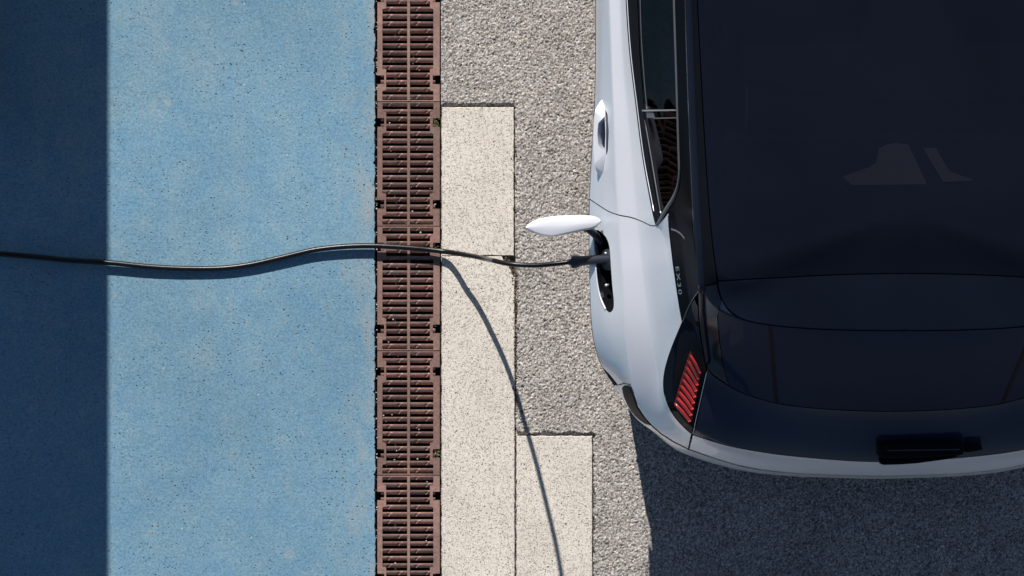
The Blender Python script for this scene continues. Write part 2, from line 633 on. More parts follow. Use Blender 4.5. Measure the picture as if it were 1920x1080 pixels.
def inside(loops, X, Y):
    """even-odd test against a set of loops"""
    r = np.zeros(X.shape, bool)
    for lp in loops:
        n = len(lp)
        for i in range(n):
            x1, y1 = lp[i]; x2, y2 = lp[(i + 1) % n]
            if y1 == y2: continue
            c = ((y1 > Y) != (y2 > Y)) & (X < (x2 - x1) * (Y - y1) / (y2 - y1) + x1)
            r ^= c
    return r


def cdt(loops, extra=()):
    pts, edges = [], []
    for loop in loops:
        s = len(pts)
        pts += [Vector((p[0], p[1])) for p in loop]
        n = len(loop)
        edges += [(s + i, s + (i + 1) % n) for i in range(n)]
    nb = len(pts)
    r = delaunay_2d_cdt(pts + [Vector(e) for e in extra], edges, [], 0, 1e-6)
    vv, fe = r[0], r[2]
    cx = np.array([sum(vv[i].x for i in f) / len(f) for f in fe]); cy = np.array([sum(vv[i].y for i in f) / len(f) for f in fe])
    lp = [[(p[0], p[1]) for p in l] for l in loops]
    ok = inside(lp, cx, cy)
    F = []
    for f, k in zip(fe, ok):
        if k:
            a, b, c = (vv[i] for i in f[:3])
            if (b.x - a.x) * (c.y - a.y) - (b.y - a.y) * (c.x - a.x) < 0: f = list(reversed(f))
            F.append(tuple(f))
    return vv, F, pts[:nb], edges


def poly_fill(outer, holes, zt, zb, mat, name, parent):
    """flat plate with holes and vertical sides, outline in world xy"""
    vv, F, pts, edges = cdt([outer] + holes)
    V = [(v.x, v.y, zt) for v in vv]
    s0 = len(V)
    V += [(p.x, p.y, zt) for p in pts] + [(p.x, p.y, zb) for p in pts]
    n = len(pts)
    for a, b in edges:
        F.append((s0 + a, s0 + b, s0 + n + b, s0 + n + a))
    return mesh_obj(name, V, F, mat, parent)


def bar_mesh(xa, xb, rib, name):
    """one slanting bar: crisp upper edge, rounded back falling away, one diagonal rib"""
    prof = [(0, -.022), (0, -.0012), (.0010, 0), (.0042, -.0002), (.0078, -.0014), (.0108, -.0034), (.0134, -.0066), (.0150, -.0125), (.0148, -.022)]
    L = xb - xa
    xs = sorted(set([0, L] + [min(max(rib + d, 0), L) for d in np.linspace(-.021, .014, 13)]))
    V, F = [], []
    for x in xs:
        for j, (v, z) in enumerate(prof):
            xr = rib + .007 - v * 1.1
            d = abs(x - xr)
            zz = z
            if 3 <= j <= 7:
                k = max(0, 1 - d / .0045)
                dip = max(0, 1 - abs(x - xr + .0075) / .006)
                zz = z + k * min(.0075, .0006 - z) - dip * .0035 * (j > 3)
            V.append((xa + x, -v, zz))
    k = len(prof)
    for i in range(len(xs) - 1):
        for j in range(k - 1):
            F.append((i * k + j, i * k + j + 1, (i + 1) * k + j + 1, (i + 1) * k + j))
    me = bpy.data.meshes.new(name)
    me.from_pydata(V, [], [tuple(reversed(f)) for f in F])
    me.materials.append(M['iron'])
    me.update()
    me.polygons.foreach_set('use_smooth', [True] * len(me.polygons))
    me.set_sharp_from_angle(angle=R(50))
    return me


XL0, XL1 = P(714, 0)[0] - GX, P(764.5, 0)[0] - GX
XR0, XR1 = P(766.5, 0)[0] - GX, P(816, 0)[0] - GX
bars = {}
for side, (a, b) in (('l', (XL0, XL1)), ('r', (XR0, XR1))):
    for v in range(2):
        bars[side, v] = bar_mesh(a, b, (b - a) * (.38 if v == 0 else .76), 'bar')


def grate(y_top_px, label):
    yt = P(0, y_top_px)[1]; yb = P(0, y_top_px + PITCH)[1]
    root = empty('drain_grate', (GX, (yt + yb) / 2, 0))
    root.rotation_euler = (0, 0, R(random.uniform(-.12, .12)))
    tag(root, label, 'drain grate', 'rusty drain grates along the blue pad')
    oy = (yt + yb) / 2
    X = lambda p: P(p, 0)[0]
    gap = .0014
    nw, nh = 13 * mm, 8.2 * mm
    nys = [yt - 39 * mm, yb + 41 * mm]
    xl, xr = X(G_L), X(G_R)
    # outer outline with the four locking notches (counter-clockwise)
    outer = [(xl, yb + gap), (xr, yb + gap)]
    for ny in (nys[1], nys[0]):
        outer += [(xr, ny - nh), (xr - nw, ny - nh), (xr - nw, ny + nh), (xr, ny + nh)]
    outer += [(xr, yt - gap), (xl, yt - gap)]
    for ny in (nys[0], nys[1]):
        outer += [(xl, ny + nh), (xl + nw, ny + nh), (xl + nw, ny - nh), (xl, ny - nh)]
    # two long openings, narrowed beside the notches
    holes = []
    for (a, ash, b, sgn) in ((717.0, 724.0, 763.6, 1), (812.6, 806.2, 768.6, -1)):
        A, AS, B = X(a), X(ash), X(b)
        e = 3.0 * mm
        w = 19.5 * mm
        loop = [(B, yb + e), (B, yt - e)]
        loop += [(A, yt - e)]
        for ny in nys:
            loop += [(A, ny + w + .003), (AS, ny + w), (AS, ny - w), (A, ny - w - .003)]
        loop += [(A, yb + e)]
        holes.append(loop)
    fr = poly_fill(outer, holes, .0, -.02, M['iron'], 'frame', root)
    for i in range(ROWS):
        y = yt - (i + .02) * RP * mm - .0012
        for side in ('l', 'r'):
            o = bpy.data.objects.new('bar', bars[side, (i * 5 // 3) % 2])
            o.location = (0, y - oy, -.0006 + random.uniform(-.0004, .0002))
            link(o, root)
    return root


for k, lab in ((-2, 'rusty brown drain grate beyond the top edge of the view'),
               (-1, 'topmost rusty drain grate, beside the asphalt above the first granite slab'),
               (0, 'rusty drain grate just above the cable, beside the upper granite slab'),
               (1, 'rusty drain grate that the black cable crosses'),
               (2, 'rusty drain grate directly below the one the cable crosses'),
               (3, 'lowest rusty drain grate in view, at the bottom edge'),
               (4, 'rusty brown drain grate beyond the bottom edge of the view')):
    grate(190.5 + k * PITCH, lab)


# ================================================================== CAR
# One smooth outer surface is described by feature lines that run from the nose along the left
# side, round the rear corner to the middle of the tail; the right half mirrors the left.
XC, OY = 1.175, 0.222
FRONT = {
    1: [(3.60, .60, .55), (3.3, .82, .62), (2.6, .90, .75), (1.6, .915, .79)],
    2: [(3.55, .50, .68), (3.25, .74, .74), (2.6, .86, .87), (1.6, .875, .92)],
    3: [(3.55, .46, .70), (3.25, .70, .77), (2.6, .82, .90), (1.6, .84, .945)],
    4: [(3.55, .42, .72), (3.25, .66, .80), (2.6, .78, .93), (1.6, .82, .975)],
    5: [(3.55, .36, .74), (3.25, .60, .82), (2.6, .72, .95), (2.2, .725, 1.0), (1.6, .735, 1.2)],
    6: [(3.55, .30, .75), (3.25, .52, .84), (2.6, .66, .97), (2.2, .66, 1.03), (1.6, .655, 1.41)],
    7: [(3.55, .26, .755), (3.25, .46, .845), (2.6, .60, .98), (2.2, .60, 1.04), (1.6, .62, 1.455)],
    8: [(3.55, 0, .77), (3.25, 0, .87), (2.6, 0, 1.0), (2.2, 0, 1.06), (1.6, 0, 1.505)],
}
LINES = {   # photograph pixels (x, y) and height; the last point lies on the centre line
    1: [(1117, -100, .80), (1116, 0, .80), (1116, 100, .80), (1114, 200, .80), (1108, 300, .80), (1105, 370, .80), (1104, 450, .80), (1105, 520, .80), (1108, 600, .79), (1114, 645, .77), (1127, 685, .74), (1148, 718, .71), (1172, 755, .69), (1193, 785, .67), (1222, 808, .655), (1267, 843, .64), (1315, 862, .63), (1371, 878, .62), (1427, 888, .62), (1493, 893.5, .62), (1560, 896, .62), (None, 898, .62)],
    2: [(1138, -100, .925), (1141, 0, .93), (1145, 100, .935), (1149, 200, .94), (1153, 300, .94), (1157, 370, .94), (1162, 450, .94), (1167, 520, .94), (1171, 600, .93), (1176, 650, .915), (1182, 700, .89), (1190, 742, .86), (1200, 768, .835), (1213, 788, .815), (1238, 812, .79), (1293, 841, .77), (1338, 858, .762), (1382, 871, .758), (1427, 880, .756), (1493, 887, .755), (1560, 890, .755), (None, 892, .755)],
    3: [(1160, -100, .945), (1163, 0, .948), (1167, 100, .952), (1176, 200, .956), (1186, 300, .960), (1194, 390, .962), (1200, 450, .962), (1206, 510, .962), (1217, 600, .954), (1224, 650, .942), (1232, 700, .922), (1238, 740, .90), (1251, 775, .88), (1271, 798, .865), (1318, 828, .852), (1375, 850, .846), (1440, 864, .842), (1520, 873, .84), (None, 880, .84)],
    4: [(1171, -100, .972), (1174, 0, .975), (1181, 100, .98), (1193, 200, .987), (1206, 300, .996), (1225, 400, 1.03), (1249, 450, 1.075), (1259, 500, 1.10), (1268, 560, 1.105), (1273, 604, 1.09), (1270, 650, 1.055), (1264, 700, 1.01), (1264, 740, .978), (1276, 775, .958), (1296, 800, .945), (1326, 818, .937), (1375, 838, .93), (1440, 850, .925), (1520, 858.5, .92), (None, 866, .92)],
    5: [(1227, -100, 1.20), (1230, 0, 1.20), (1236, 100, 1.20), (1243, 200, 1.205), (1253, 300, 1.21), (1265, 400, 1.215), (1283, 490, 1.215), (1293, 560, 1.19), (1301, 604, 1.16), (1314, 650, 1.135), (1331, 688, 1.09), (1360, 716, 1.07), (1400, 739, 1.06), (1450, 754, 1.055), (1510, 763.5, 1.052), (1600, 770, 1.05), (None, 771.5, 1.05)],
    6: [(1284, -100, 1.415), (1286, 0, 1.42), (1289, 100, 1.423), (1292, 200, 1.425), (1296, 300, 1.425), (1301, 400, 1.424), (1306, 480, 1.42), (1317, 540, 1.415), (1343, 576, 1.415), (1388, 598, 1.425), (1432, 608, 1.432), (1500, 615, 1.438), (1600, 619, 1.44), (None, 620, 1.44)],
    7: [(1303, -100, 1.46), (1307, 0, 1.463), (1312, 100, 1.465), (1317, 200, 1.467), (1323, 300, 1.467), (1330, 400, 1.465), (1337, 470, 1.463), (1352, 512, 1.465), (1400, 524, 1.473), (1460, 521, 1.48), (1530, 517, 1.486), (1600, 514.5, 1.49), (None, 513, 1.492)],
    8: [(None, -100, 1.532), (None, 0, 1.534), (None, 200, 1.535), (None, 380, 1.532), (None, 402, 1.5315)],
}


def sr(x, y):
    """stadium coordinates: s along the outline, r out from the centre line / tail centre"""
    x = np.asarray(x, float); y = np.asarray(y, float)
    dx = XC - x; dy = OY - y
    st = dy < 0
    s = np.where(st, dy, np.arctan2(dy, np.maximum(dx, 1e-9)))
    r = np.where(st, dx, np.hypot(dx, dy))
    return s, r


S_LO, S_HI = OY - 3.55, math.pi / 2
S_GRID = np.concatenate([np.linspace(S_LO, 0, 900)[:-1], np.linspace(0, S_HI, 1200)])
KR, KZ, KP = {}, {}, {}
for k in range(1, 9):
    pts = [(XC - r, y, z) for (y, r, z) in FRONT[k]]
    for (px, py, z) in LINES[k]:
        p = P(px if px is not None else 0, py, z)
        pts.append((XC if px is None else p[0], p[1], p[2]))
    if k < 8:   # mirrored ghost point keeps the line square to the centre line
        g = pts[-2]
        ext = pts + [(2 * XC - g[0], g[1], g[2])]
        fine = catmull(ext, 14)
        fine = np.array(fine[:-14])
    else:
        fine = np.array(catmull(pts, 14))
    KP[k] = fine
    if k == 8:
        s = OY - fine[:, 1]
        s = -np.abs(s) * np.sign(fine[:, 1] - OY)
        o = np.argsort(s)
        KZ[k] = np.interp(S_GRID, s[o], fine[o, 2])
        KR[k] = np.zeros_like(S_GRID)
    else:
        s, r = sr(fine[:, 0], fine[:, 1])
        o = np.argsort(s, kind='stable')
        KR[k] = np.interp(S_GRID, s[o], r[o])
        KZ[k] = np.interp(S_GRID, s[o], fine[o, 2])
for k in range(7, 0, -1):
    KR[k] = np.maximum(KR[k], KR[k + 1] + .006)
KRA = np.stack([KR[k] for k in range(8, 0, -1)])     # rows from the centre outward
KZA = np.stack([KZ[k] for k in range(8, 0, -1)])


CREASE = {6: .85, 5: .6, 4: .8, 3: .5, 2: .8}     # rows counted from the centre: 6 = line 2, 5 = line 3, 4 = belt


def zfun(x, y):
    """height of the outer skin at plan position x, y (monotone cubic across the feature lines)"""
    x = np.atleast_1d(np.asarray(x, float)).copy(); y = np.atleast_1d(np.asarray(y, float))
    x = np.where(x > XC, 2 * XC - x, x)
    s, r = sr(x, y)
    R_ = np.stack([np.interp(s, S_GRID, a) for a in KRA]); Z_ = np.stack([np.interp(s, S_GRID, a) for a in KZA])
    h = np.diff(R_, axis=0); d = np.diff(Z_, axis=0) / h
    m = np.zeros_like(R_)
    m[0] = 0
    for i in range(1, 7):
        same = d[i - 1] * d[i] > 0
        w1 = 2 * h[i] + h[i - 1]; w2 = h[i] + 2 * h[i - 1]
        with np.errstate(divide='ignore', invalid='ignore'):
            hm = (w1 + w2) / (w1 / d[i - 1] + w2 / d[i])
        m[i] = np.where(same, hm, 0)
    m[7] = d[6] * 1.6
    mR = m.copy(); mL = m.copy()      # slopes just outside / inside each line
    for i, c in CREASE.items():
        mR[i] = m[i] * (1 - c) + d[i] * c
        mL[i] = m[i] * (1 - c) + d[i - 1] * c
    i = np.clip(np.sum(r[None, :] >= R_, axis=0) - 1, 0, 6)
    ar = np.arange(len(r))
    hh = h[i, ar]; t = (r - R_[i, ar]) / hh
    t = np.clip(t, 0, 1.3)
    z0, z1, m0, m1 = Z_[i, ar], Z_[i + 1, ar], mR[i, ar], mL[i + 1, ar]
    return (2 * t**3 - 3 * t**2 + 1) * z0 + (t**3 - 2 * t**2 + t) * hh * m0 + (-2 * t**3 + 3 * t**2) * z1 + (t**3 - t**2) * hh * m1


def nfun(x, y, e=.0025):
    zx = (zfun(x + e, y) - zfun(x - e, y)) / (2 * e)
    zy = (zfun(x, y + e) - zfun(x, y - e)) / (2 * e)
    n = np.stack([-zx, -zy, np.ones_like(zx)], -1)
    return n / np.linalg.norm(n, axis=1)[:, None]


def to_xy(pts, dz=0.0):
    """photograph pixels on the car skin -> plan x, y. A point with x None lies on the centre line."""
    out = []
    for p in pts:
        if len(p) == 3:                        # ('w', x, y): already world
            out.append((p[1], p[2])); continue
        z = 1.0
        for _ in range(14):
            if p[0] is None:
                q = P(0, p[1], z); q = (XC, q[1])
            else:
                q = P(p[0], p[1], z)
            z = .5 * z + .5 * (float(zfun(q[0], q[1])[0]) + dz)
        out.append((q[0], q[1]))
    return out


def dens(loop, step):
    out = []
    n = len(loop)
    for i in range(n):
        a = np.array(loop[i]); b = np.array(loop[(i + 1) % n])
        m = max(1, int(np.linalg.norm(b - a) / step))
        out += [tuple(a + (b - a) * k / m) for k in range(m)]
    return out


def area(l):
    return .5 * sum(l[i][0] * l[(i + 1) % len(l)][1] - l[(i + 1) % len(l)][0] * l[i][1] for i in range(len(l)))


def inset(loop, d, fixed_x=None):
    if area(loop) < 0: loop = loop[::-1]
    n = len(loop)
    out = []
    for i in range(n):
        p = np.array(loop[i]); a = np.array(loop[i - 1]); b = np.array(loop[(i + 1) % n])
        u = (p - a) / max(np.linalg.norm(p - a), 1e-9); v = (b - p) / max(np.linalg.norm(b - p), 1e-9)
        t = u + v
        t = t / max(np.linalg.norm(t), 1e-6)
        q = p + np.array([-t[1], t[0]]) * d
        if fixed_x is not None and abs(p[0] - fixed_x) < 1e-6: q[0] = fixed_x
        out.append(tuple(q))
    return out


def curve(pts, n=6):
    return [tuple(p) for p in catmull(pts, n)]


def panel(name, px_loop, mat, parent, dz=0.0, gap=.0018, grid=.016, thick=.014, holes=(), mirror='copy', edge=.0, world=False):
    """skin panel cut from the outer surface; mirror: 'copy' makes a second object on the right, 'join' one piece across"""
    loop = px_loop if world else to_xy(px_loop, dz)
    loop = [(min(p[0], XC), p[1]) if mirror == 'join' else p for p in loop]
    fx = XC if mirror == 'join' else None
    loop = dens(loop, .011)
    loop = inset(loop, gap, fx)
    hl = []
    for h in holes:
        hh = dens(to_xy(h, dz), .008)
        if area(hh) < 0: hh = hh[::-1]
        hl.append(hh)
    L = np.array(loop)
    gx = np.arange(L[:, 0].min(), L[:, 0].max(), grid); gy = np.arange(L[:, 1].min(), L[:, 1].max(), grid)
    GX_, GY_ = np.meshgrid(gx, gy)
    GX_[1::2] += grid / 2
    GX_, GY_ = GX_.ravel(), GY_.ravel()
    ok = inside([loop] + hl, GX_, GY_)
    GX_, GY_ = GX_[ok], GY_[ok]
    if len(GX_):
        bl = np.array(loop + [p for h in hl for p in h])
        dmin = np.full(len(GX_), 9.0)
        for q in bl: dmin = np.minimum(dmin, np.hypot(GX_ - q[0], GY_ - q[1]))
        GX_, GY_ = GX_[dmin > grid * .45], GY_[dmin > grid * .45]
    ex, ey = [], []
    if grid <= .021:
        lx, ly = [], []
        for k in (2, 3, 4, 5, 6, 7):
            f = KP[k]
            seg = np.concatenate([[0], np.cumsum(np.hypot(*np.diff(f[:, :2], axis=0).T))])
            u = np.arange(0, seg[-1], .007)
            fx_, fy_ = np.interp(u, seg, f[:, 0]), np.interp(u, seg, f[:, 1])
            tx, ty = np.gradient(fx_), np.gradient(fy_)
            tl = np.hypot(tx, ty) + 1e-12
            for o_ in (-.0085, -.0045, 0, .0045, .0085):
                lx.append(fx_ - ty / tl * o_); ly.append(fy_ + tx / tl * o_)
        lx = np.concatenate(lx); ly = np.concatenate(ly)
        bl = np.array(loop + [p for h in hl for p in h])
        bb = (lx > bl[:, 0].min()) & (lx < bl[:, 0].max()) & (ly > bl[:, 1].min()) & (ly < bl[:, 1].max())
        lx, ly = lx[bb], ly[bb]
        ok = inside([loop] + hl, lx, ly)
        lx, ly = lx[ok], ly[ok]
        if len(lx):
            dm = np.full(len(lx), 9.0)
            for q in bl: dm = np.minimum(dm, np.hypot(lx - q[0], ly - q[1]))
            lx, ly = lx[dm > .004], ly[dm > .004]
        if mirror == 'join':
            kq = lx < XC - .004
            lx, ly = lx[kq], ly[kq]
        if len(lx) and len(GX_):
            dm = np.full(len(GX_), 9.0)
            for i0 in range(0, len(lx), 500):
                dm = np.minimum(dm, np.min(np.hypot(GX_[:, None] - lx[None, i0:i0 + 500], GY_[:, None] - ly[None, i0:i0 + 500]), axis=1))
            GX_, GY_ = GX_[dm > .006], GY_[dm > .006]
        ex, ey = lx, ly
    vv, F, bpts, edges = cdt([loop] + hl, list(zip(GX_, GY_)) + list(zip(ex, ey)))
    X = np.array([v.x for v in vv]); Y = np.array([v.y for v in vv])
    Z = zfun(X, Y) + dz
    N = nfun(X, Y)
    V = [tuple(v) for v in np.stack([X, Y, Z], -1)]
    NN = [tuple(n) for n in N]
    # turned-down edge
    bx = np.array([p.x for p in bpts]); by = np.array([p.y for p in bpts])
    bz = zfun(bx, by) + dz
    bn = nfun(bx, by)
    s0 = len(V)
    nb = len(bpts)
    V += [(bx[i], by[i], bz[i]) for i in range(nb)]
    V += [tuple(np.array((bx[i], by[i], bz[i])) - bn[i] * thick) for i in range(nb)]
    en = []
    for (a, b) in edges:
        if fx is not None and abs(bx[a] - XC) < 1e-6 and abs(bx[b] - XC) < 1e-6: continue
        F.append((s0 + b, s0 + a, s0 + nb + a, s0 + nb + b))
    for i in range(nb):
        t = np.array((bx[(i + 1) % nb] - bx[i], by[(i + 1) % nb] - by[i], 0))
        o = np.array((t[1], -t[0], 0)); o = o / max(np.linalg.norm(o), 1e-9)
        en.append(tuple(o))
    NN += en + en
    def mk(V, F, NN):
        return mesh_obj(name, V, F, mat, parent, True, NN)
    def flip(V, F, NN):
        return ([(2 * XC - v[0], v[1], v[2]) for v in V], [tuple(reversed(f)) for f in F], [(-n[0], n[1], n[2]) for n in NN])
    if mirror == 'join':
        V2, F2, N2 = flip(V, F, NN)
        k = len(V)
        o = mk(V + V2, F + [tuple(i + k for i in f) for f in F2], NN + N2)
        # weld the middle
        return o
    o = mk(V, F, NN)
    if mirror == 'copy':
        mk(*flip(V, F, NN))
    return o


car = empty('car', (XC, 1.5, 0))
tag(car, 'silver white electric hatchback with glossy black roof and tailgate, plugged in to charge', 'car')

# ---- dark inner shell so the shut lines read as real gaps
def inner_shell():
    xs = np.linspace(XC - .80, XC + .80, 90); ys = np.linspace(-.52, 3.2, 190)
    X, Y = np.meshgrid(xs, ys)
    s, r = sr(np.where(X > XC, 2 * XC - X, X).ravel(), Y.ravel())
    r4 = np.interp(s, S_GRID, KR[4]); ok = (r < np.interp(s, S_GRID, KR[2]) - .015)
    open_ = (r < np.interp(s, S_GRID, KR[4]) - .012) & (Y.ravel() < 1.9)
    Z = zfun(X.ravel(), Y.ravel()) - .03
    Z = np.where(open_, .80, Z)      # cabin opening: floor of the luggage bay and seats below the glass
    idx = np.arange(X.size).reshape(X.shape)
    q = np.stack([idx[:-1, :-1], idx[:-1, 1:], idx[1:, 1:], idx[1:, :-1]], -1).reshape(-1, 4)
    q = q[ok[q].all(1)]
    return np.stack([X.ravel(), Y.ravel(), Z], -1), [tuple(f) for f in q]


V, F = inner_shell()
mesh_obj('inner_shell', V, F, M['under'], car)

# ---- side lines in photograph pixels
def kline(k, y0, y1, n=40):
    """part of feature line k between photograph rows, as plan points"""
    f = KP[k]
    py = 540 - f[:, 1] * (CAM_H * PPM) / (CAM_H - f[:, 2])
    m = (py >= y0) & (py <= y1)
    g = f[m]
    return [('w', p[0], p[1]) for p in g[::max(1, len(g) // n)]]


shut = curve([(1101, 370), (1112, 378), (1124, 386), (1142, 397), (1161, 403.5), (1184, 408), (1205, 416), (1220, 423), (1230, 423.5)], 4)
belt_door = [(1171, -100), (1174, 0), (1181, 100), (1193, 200), (1199, 250), (1206, 300), (1215, 350), (1224, 398), (1230, 423.5)]
k1_door = kline(1, -160, 371)
FY = 1.02      # front shut line of the rear door (above the frame)

# rear door
door_loop = [('w', XC - .822, FY), ('w', KP[1][np.argmin(abs(KP[1][:, 1] - FY)), 0], FY)]
door_loop += [p for p in k1_door if p[2] < FY - .01]
door_loop += shut[1:] + curve(belt_door, 4)[::-1][1:]
door_loop = [p for p in door_loop if not (len(p) == 2 and p[1] < -80)]
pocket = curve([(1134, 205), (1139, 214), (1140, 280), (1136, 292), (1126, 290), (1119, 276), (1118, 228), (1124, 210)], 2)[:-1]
door = panel('rear_door', door_loop, M['paint'], car, holes=[pocket], grid=.013)


def bowl(px_loop, d, sh):
    """walls and floor of a pocket sunk into the skin"""
    xy = dens(to_xy(px_loop), .008)
    if area(xy) < 0: xy = xy[::-1]
    X = np.array([p[0] for p in xy]); Y = np.array([p[1] for p in xy])
    rim = np.stack([X, Y, zfun(X, Y)], -1); n = len(xy)
    c = rim.mean(0); d = np.array(d)
    flo = c + (rim - c) * np.array(sh) + d
    V = [tuple(v) for v in rim] + [tuple(v) for v in flo] + [tuple(c + d * 1.05)]
    F = []
    for i in range(n):
        j = (i + 1) % n
        F += [(i, n + i, n + j, j), (n + i, 2 * n, n + j)]
    return V, F


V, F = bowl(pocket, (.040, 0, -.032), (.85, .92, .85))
mesh_obj('handle_pocket', V, F, M['pocket'], door, True)  # blue-grey colour stands in for shade on the paint inside the pocket

# rear quarter panel with the charging port opening
port = curve([(1110.5, 437), (1119, 431), (1128, 436), (1137, 446), (1142.5, 462), (1145.5, 500), (1148.5, 540), (1151, 566), (1149.5, 580), (1143.5, 586), (1136, 580), (1127.5, 560), (1121, 530), (1117, 490), (1113.5, 455)], 3)
gate_gap = [(1297, 815), (1290, 842.5)]
pillar_edge = [(1230, 423.5), (1236, 419), (1253, 399.5), (1254.5, 425), (1257, 448), (1259.5, 470), (1262, 492), (1266, 520), (1270, 548), (1274.5, 577), (1279.5, 604)]
lamp_left = curve([(1279.5, 604), (1274, 617), (1262, 646), (1251, 678), (1245, 706), (1245, 733), (1250, 752), (1258, 770), (1269, 786), (1284, 802), (1297, 813.5)], 4)
k1_q = kline(1, 374, 846)
k1_side = kline(1, 374, 690)
# below the corner the quarter panel ends at the bumper slot and the seam line
seam_c = [(1141, 701), (1158, 722), (1170, 718.5), (1181, 720.5), (1187, 735), (1195, 762), (1208, 783), (1223, 799), (1240, 813.5), (1263, 828), (1290, 841.5)]
quarter_loop = shut[::-1][:-1] + [('w', p[1], p[2]) for p in k1_side] + seam_c + lamp_left[::-1] + pillar_edge[::-1][1:-1]
quarter = panel('rear_quarter_panel', quarter_loop, M['paint'], car, holes=[port[:-1]], mirror='none', grid=.013)
panel('rear_quarter_panel', quarter_loop, M['paint'], car, mirror='none', grid=.02)
mq = car.children[-1]
for v in mq.data.vertices: v.co.x = -v.co.x
mq.data.flip_normals()

# tailgate: pale lower strip, black panel, glass, spoiler
tg_low = curve([(1299, 815.5), (1320, 822.5), (1360, 834.5), (1400, 843), (1450, 851), (1520, 858.5), (1600, 864.5), (None, 866)], 4)
seam_r = curve([(1292, 842), (1338, 858.5), (1382, 871.5), (1427, 880.5), (1493, 887.5), (1560, 890.5), (None, 892.5)], 4)
def half(pts, n=4):
    """smooth half line that ends on the centre line"""
    w = to_xy(pts)
    g = (2 * XC - w[-2][0], w[-2][1])
    f = catmull([(*p, 0) for p in w] + [(*g, 0)], n)[:-n]
    return [('w', float(p[0]), float(p[1])) for p in f]


tg_low = half([(1299, 815.5), (1320, 822.5), (1360, 834.5), (1400, 843), (1450, 851), (1520, 858.5), (1600, 864.5), (None, 866)])
seam_r = half([(1292, 842), (1338, 858.5), (1382, 871.5), (1427, 880.5), (1493, 887.5), (1560, 890.5), (None, 892.5)])
win_low = half([(1326, 690), (1334, 701), (1350, 713), (1375, 728.5), (1400, 740), (1450, 755), (1510, 764), (1600, 770), (None, 771.5)])
win_low2 = half([(1366, 723), (1375, 728.5), (1400, 740), (1450, 755), (1510, 764), (1600, 770), (None, 771.5)])
spo_low = half([(1346, 532), (1349, 548), (1356, 566), (1368, 582), (1390, 597), (1430, 607.5), (1500, 615), (1600, 619.5), (None, 620)])
roof_seam = half([(1346, 528), (1400, 524), (1460, 521), (1530, 517), (1600, 514.5), (None, 513)])

panel('tailgate_lip', seam_r + tg_low[::-1], M['paint'], car, mirror='join', gap=.0012)
panel('tailgate_panel', tg_low + win_low[::-1], M['gate_black'], car, mirror='join', dz=.001, gap=.0012)
rear_glass = panel('rear_window', [(1352, 562)] + [p for p in spo_low[6:]] + win_low2[::-1] + [(1357, 690), (1349, 640), (1345, 590)], M['glass_rear'], car, mirror='join', gap=.0014, thick=.004)
spoiler = panel('roof_spoiler', roof_seam + spo_low[::-1], M['black'], car, mirror='join', dz=.004, gap=.0014, thick=.02)
# tailgate side frames beside the glass
panel('tailgate_pillar', [(1312, 546), (1322, 537), (1344, 531), (1347, 548), (1352, 563), (1345, 592), (1349, 640), (1357, 690), (1366, 722), (1350, 712), (1334, 700), (1326, 689), (1319, 655), (1313, 610)], M['black'], car, gap=.0008)
# dark defogger rails seen through the glass edge: two raised ribs on the window
for xa in ((1444, 613), ):
    rib = [(1441, 613), (1448, 613.5), (1460, 755), (1452, 753.5)]
    panel('window_rib', rib, M['trim'], rear_glass, dz=.002, gap=0, grid=.03, thick=.003)

# roof glass and black edges
edge7 = [(1303, -100), (1307, 0), (1312, 100), (1317, 200), (1323, 300), (1330, 400), (1337, 470), (1342, 505), (1345, 526)]
RTOP = 1.5
roof_loop = [('w', XC, RTOP), ('w', XC - .615, RTOP)] + curve(edge7, 4) + roof_seam[1:]
panel('roof_panel', roof_loop, M['glass_roof'], car, mirror='join', gap=.0022, thick=.006, grid=.02)
# black roof side from the roof edge down to the window tops
rail_in = edge7
side_top = [(1265, -100), (1266, 0), (1268.5, 100), (1271.5, 200), (1274.5, 290), (1276, 330)]
pil_loop = [('w', XC - .617, RTOP), ('w', XC - .695, RTOP)] + side_top[0:] + [(1274, 352), (1266, 372), (1253, 396), (1253.5, 400), (1255, 425), (1257.5, 448), (1260, 470), (1262.5, 492), (1266.5, 520), (1270.5, 548), (1275, 577), (1280, 604), (1288, 583), (1300, 560), (1311, 544), (1322, 535), (1344, 528)] + edge7[::-1][1:]
panel('roof_side', pil_loop, M['pillar'], car, dz=.002, gap=.001)


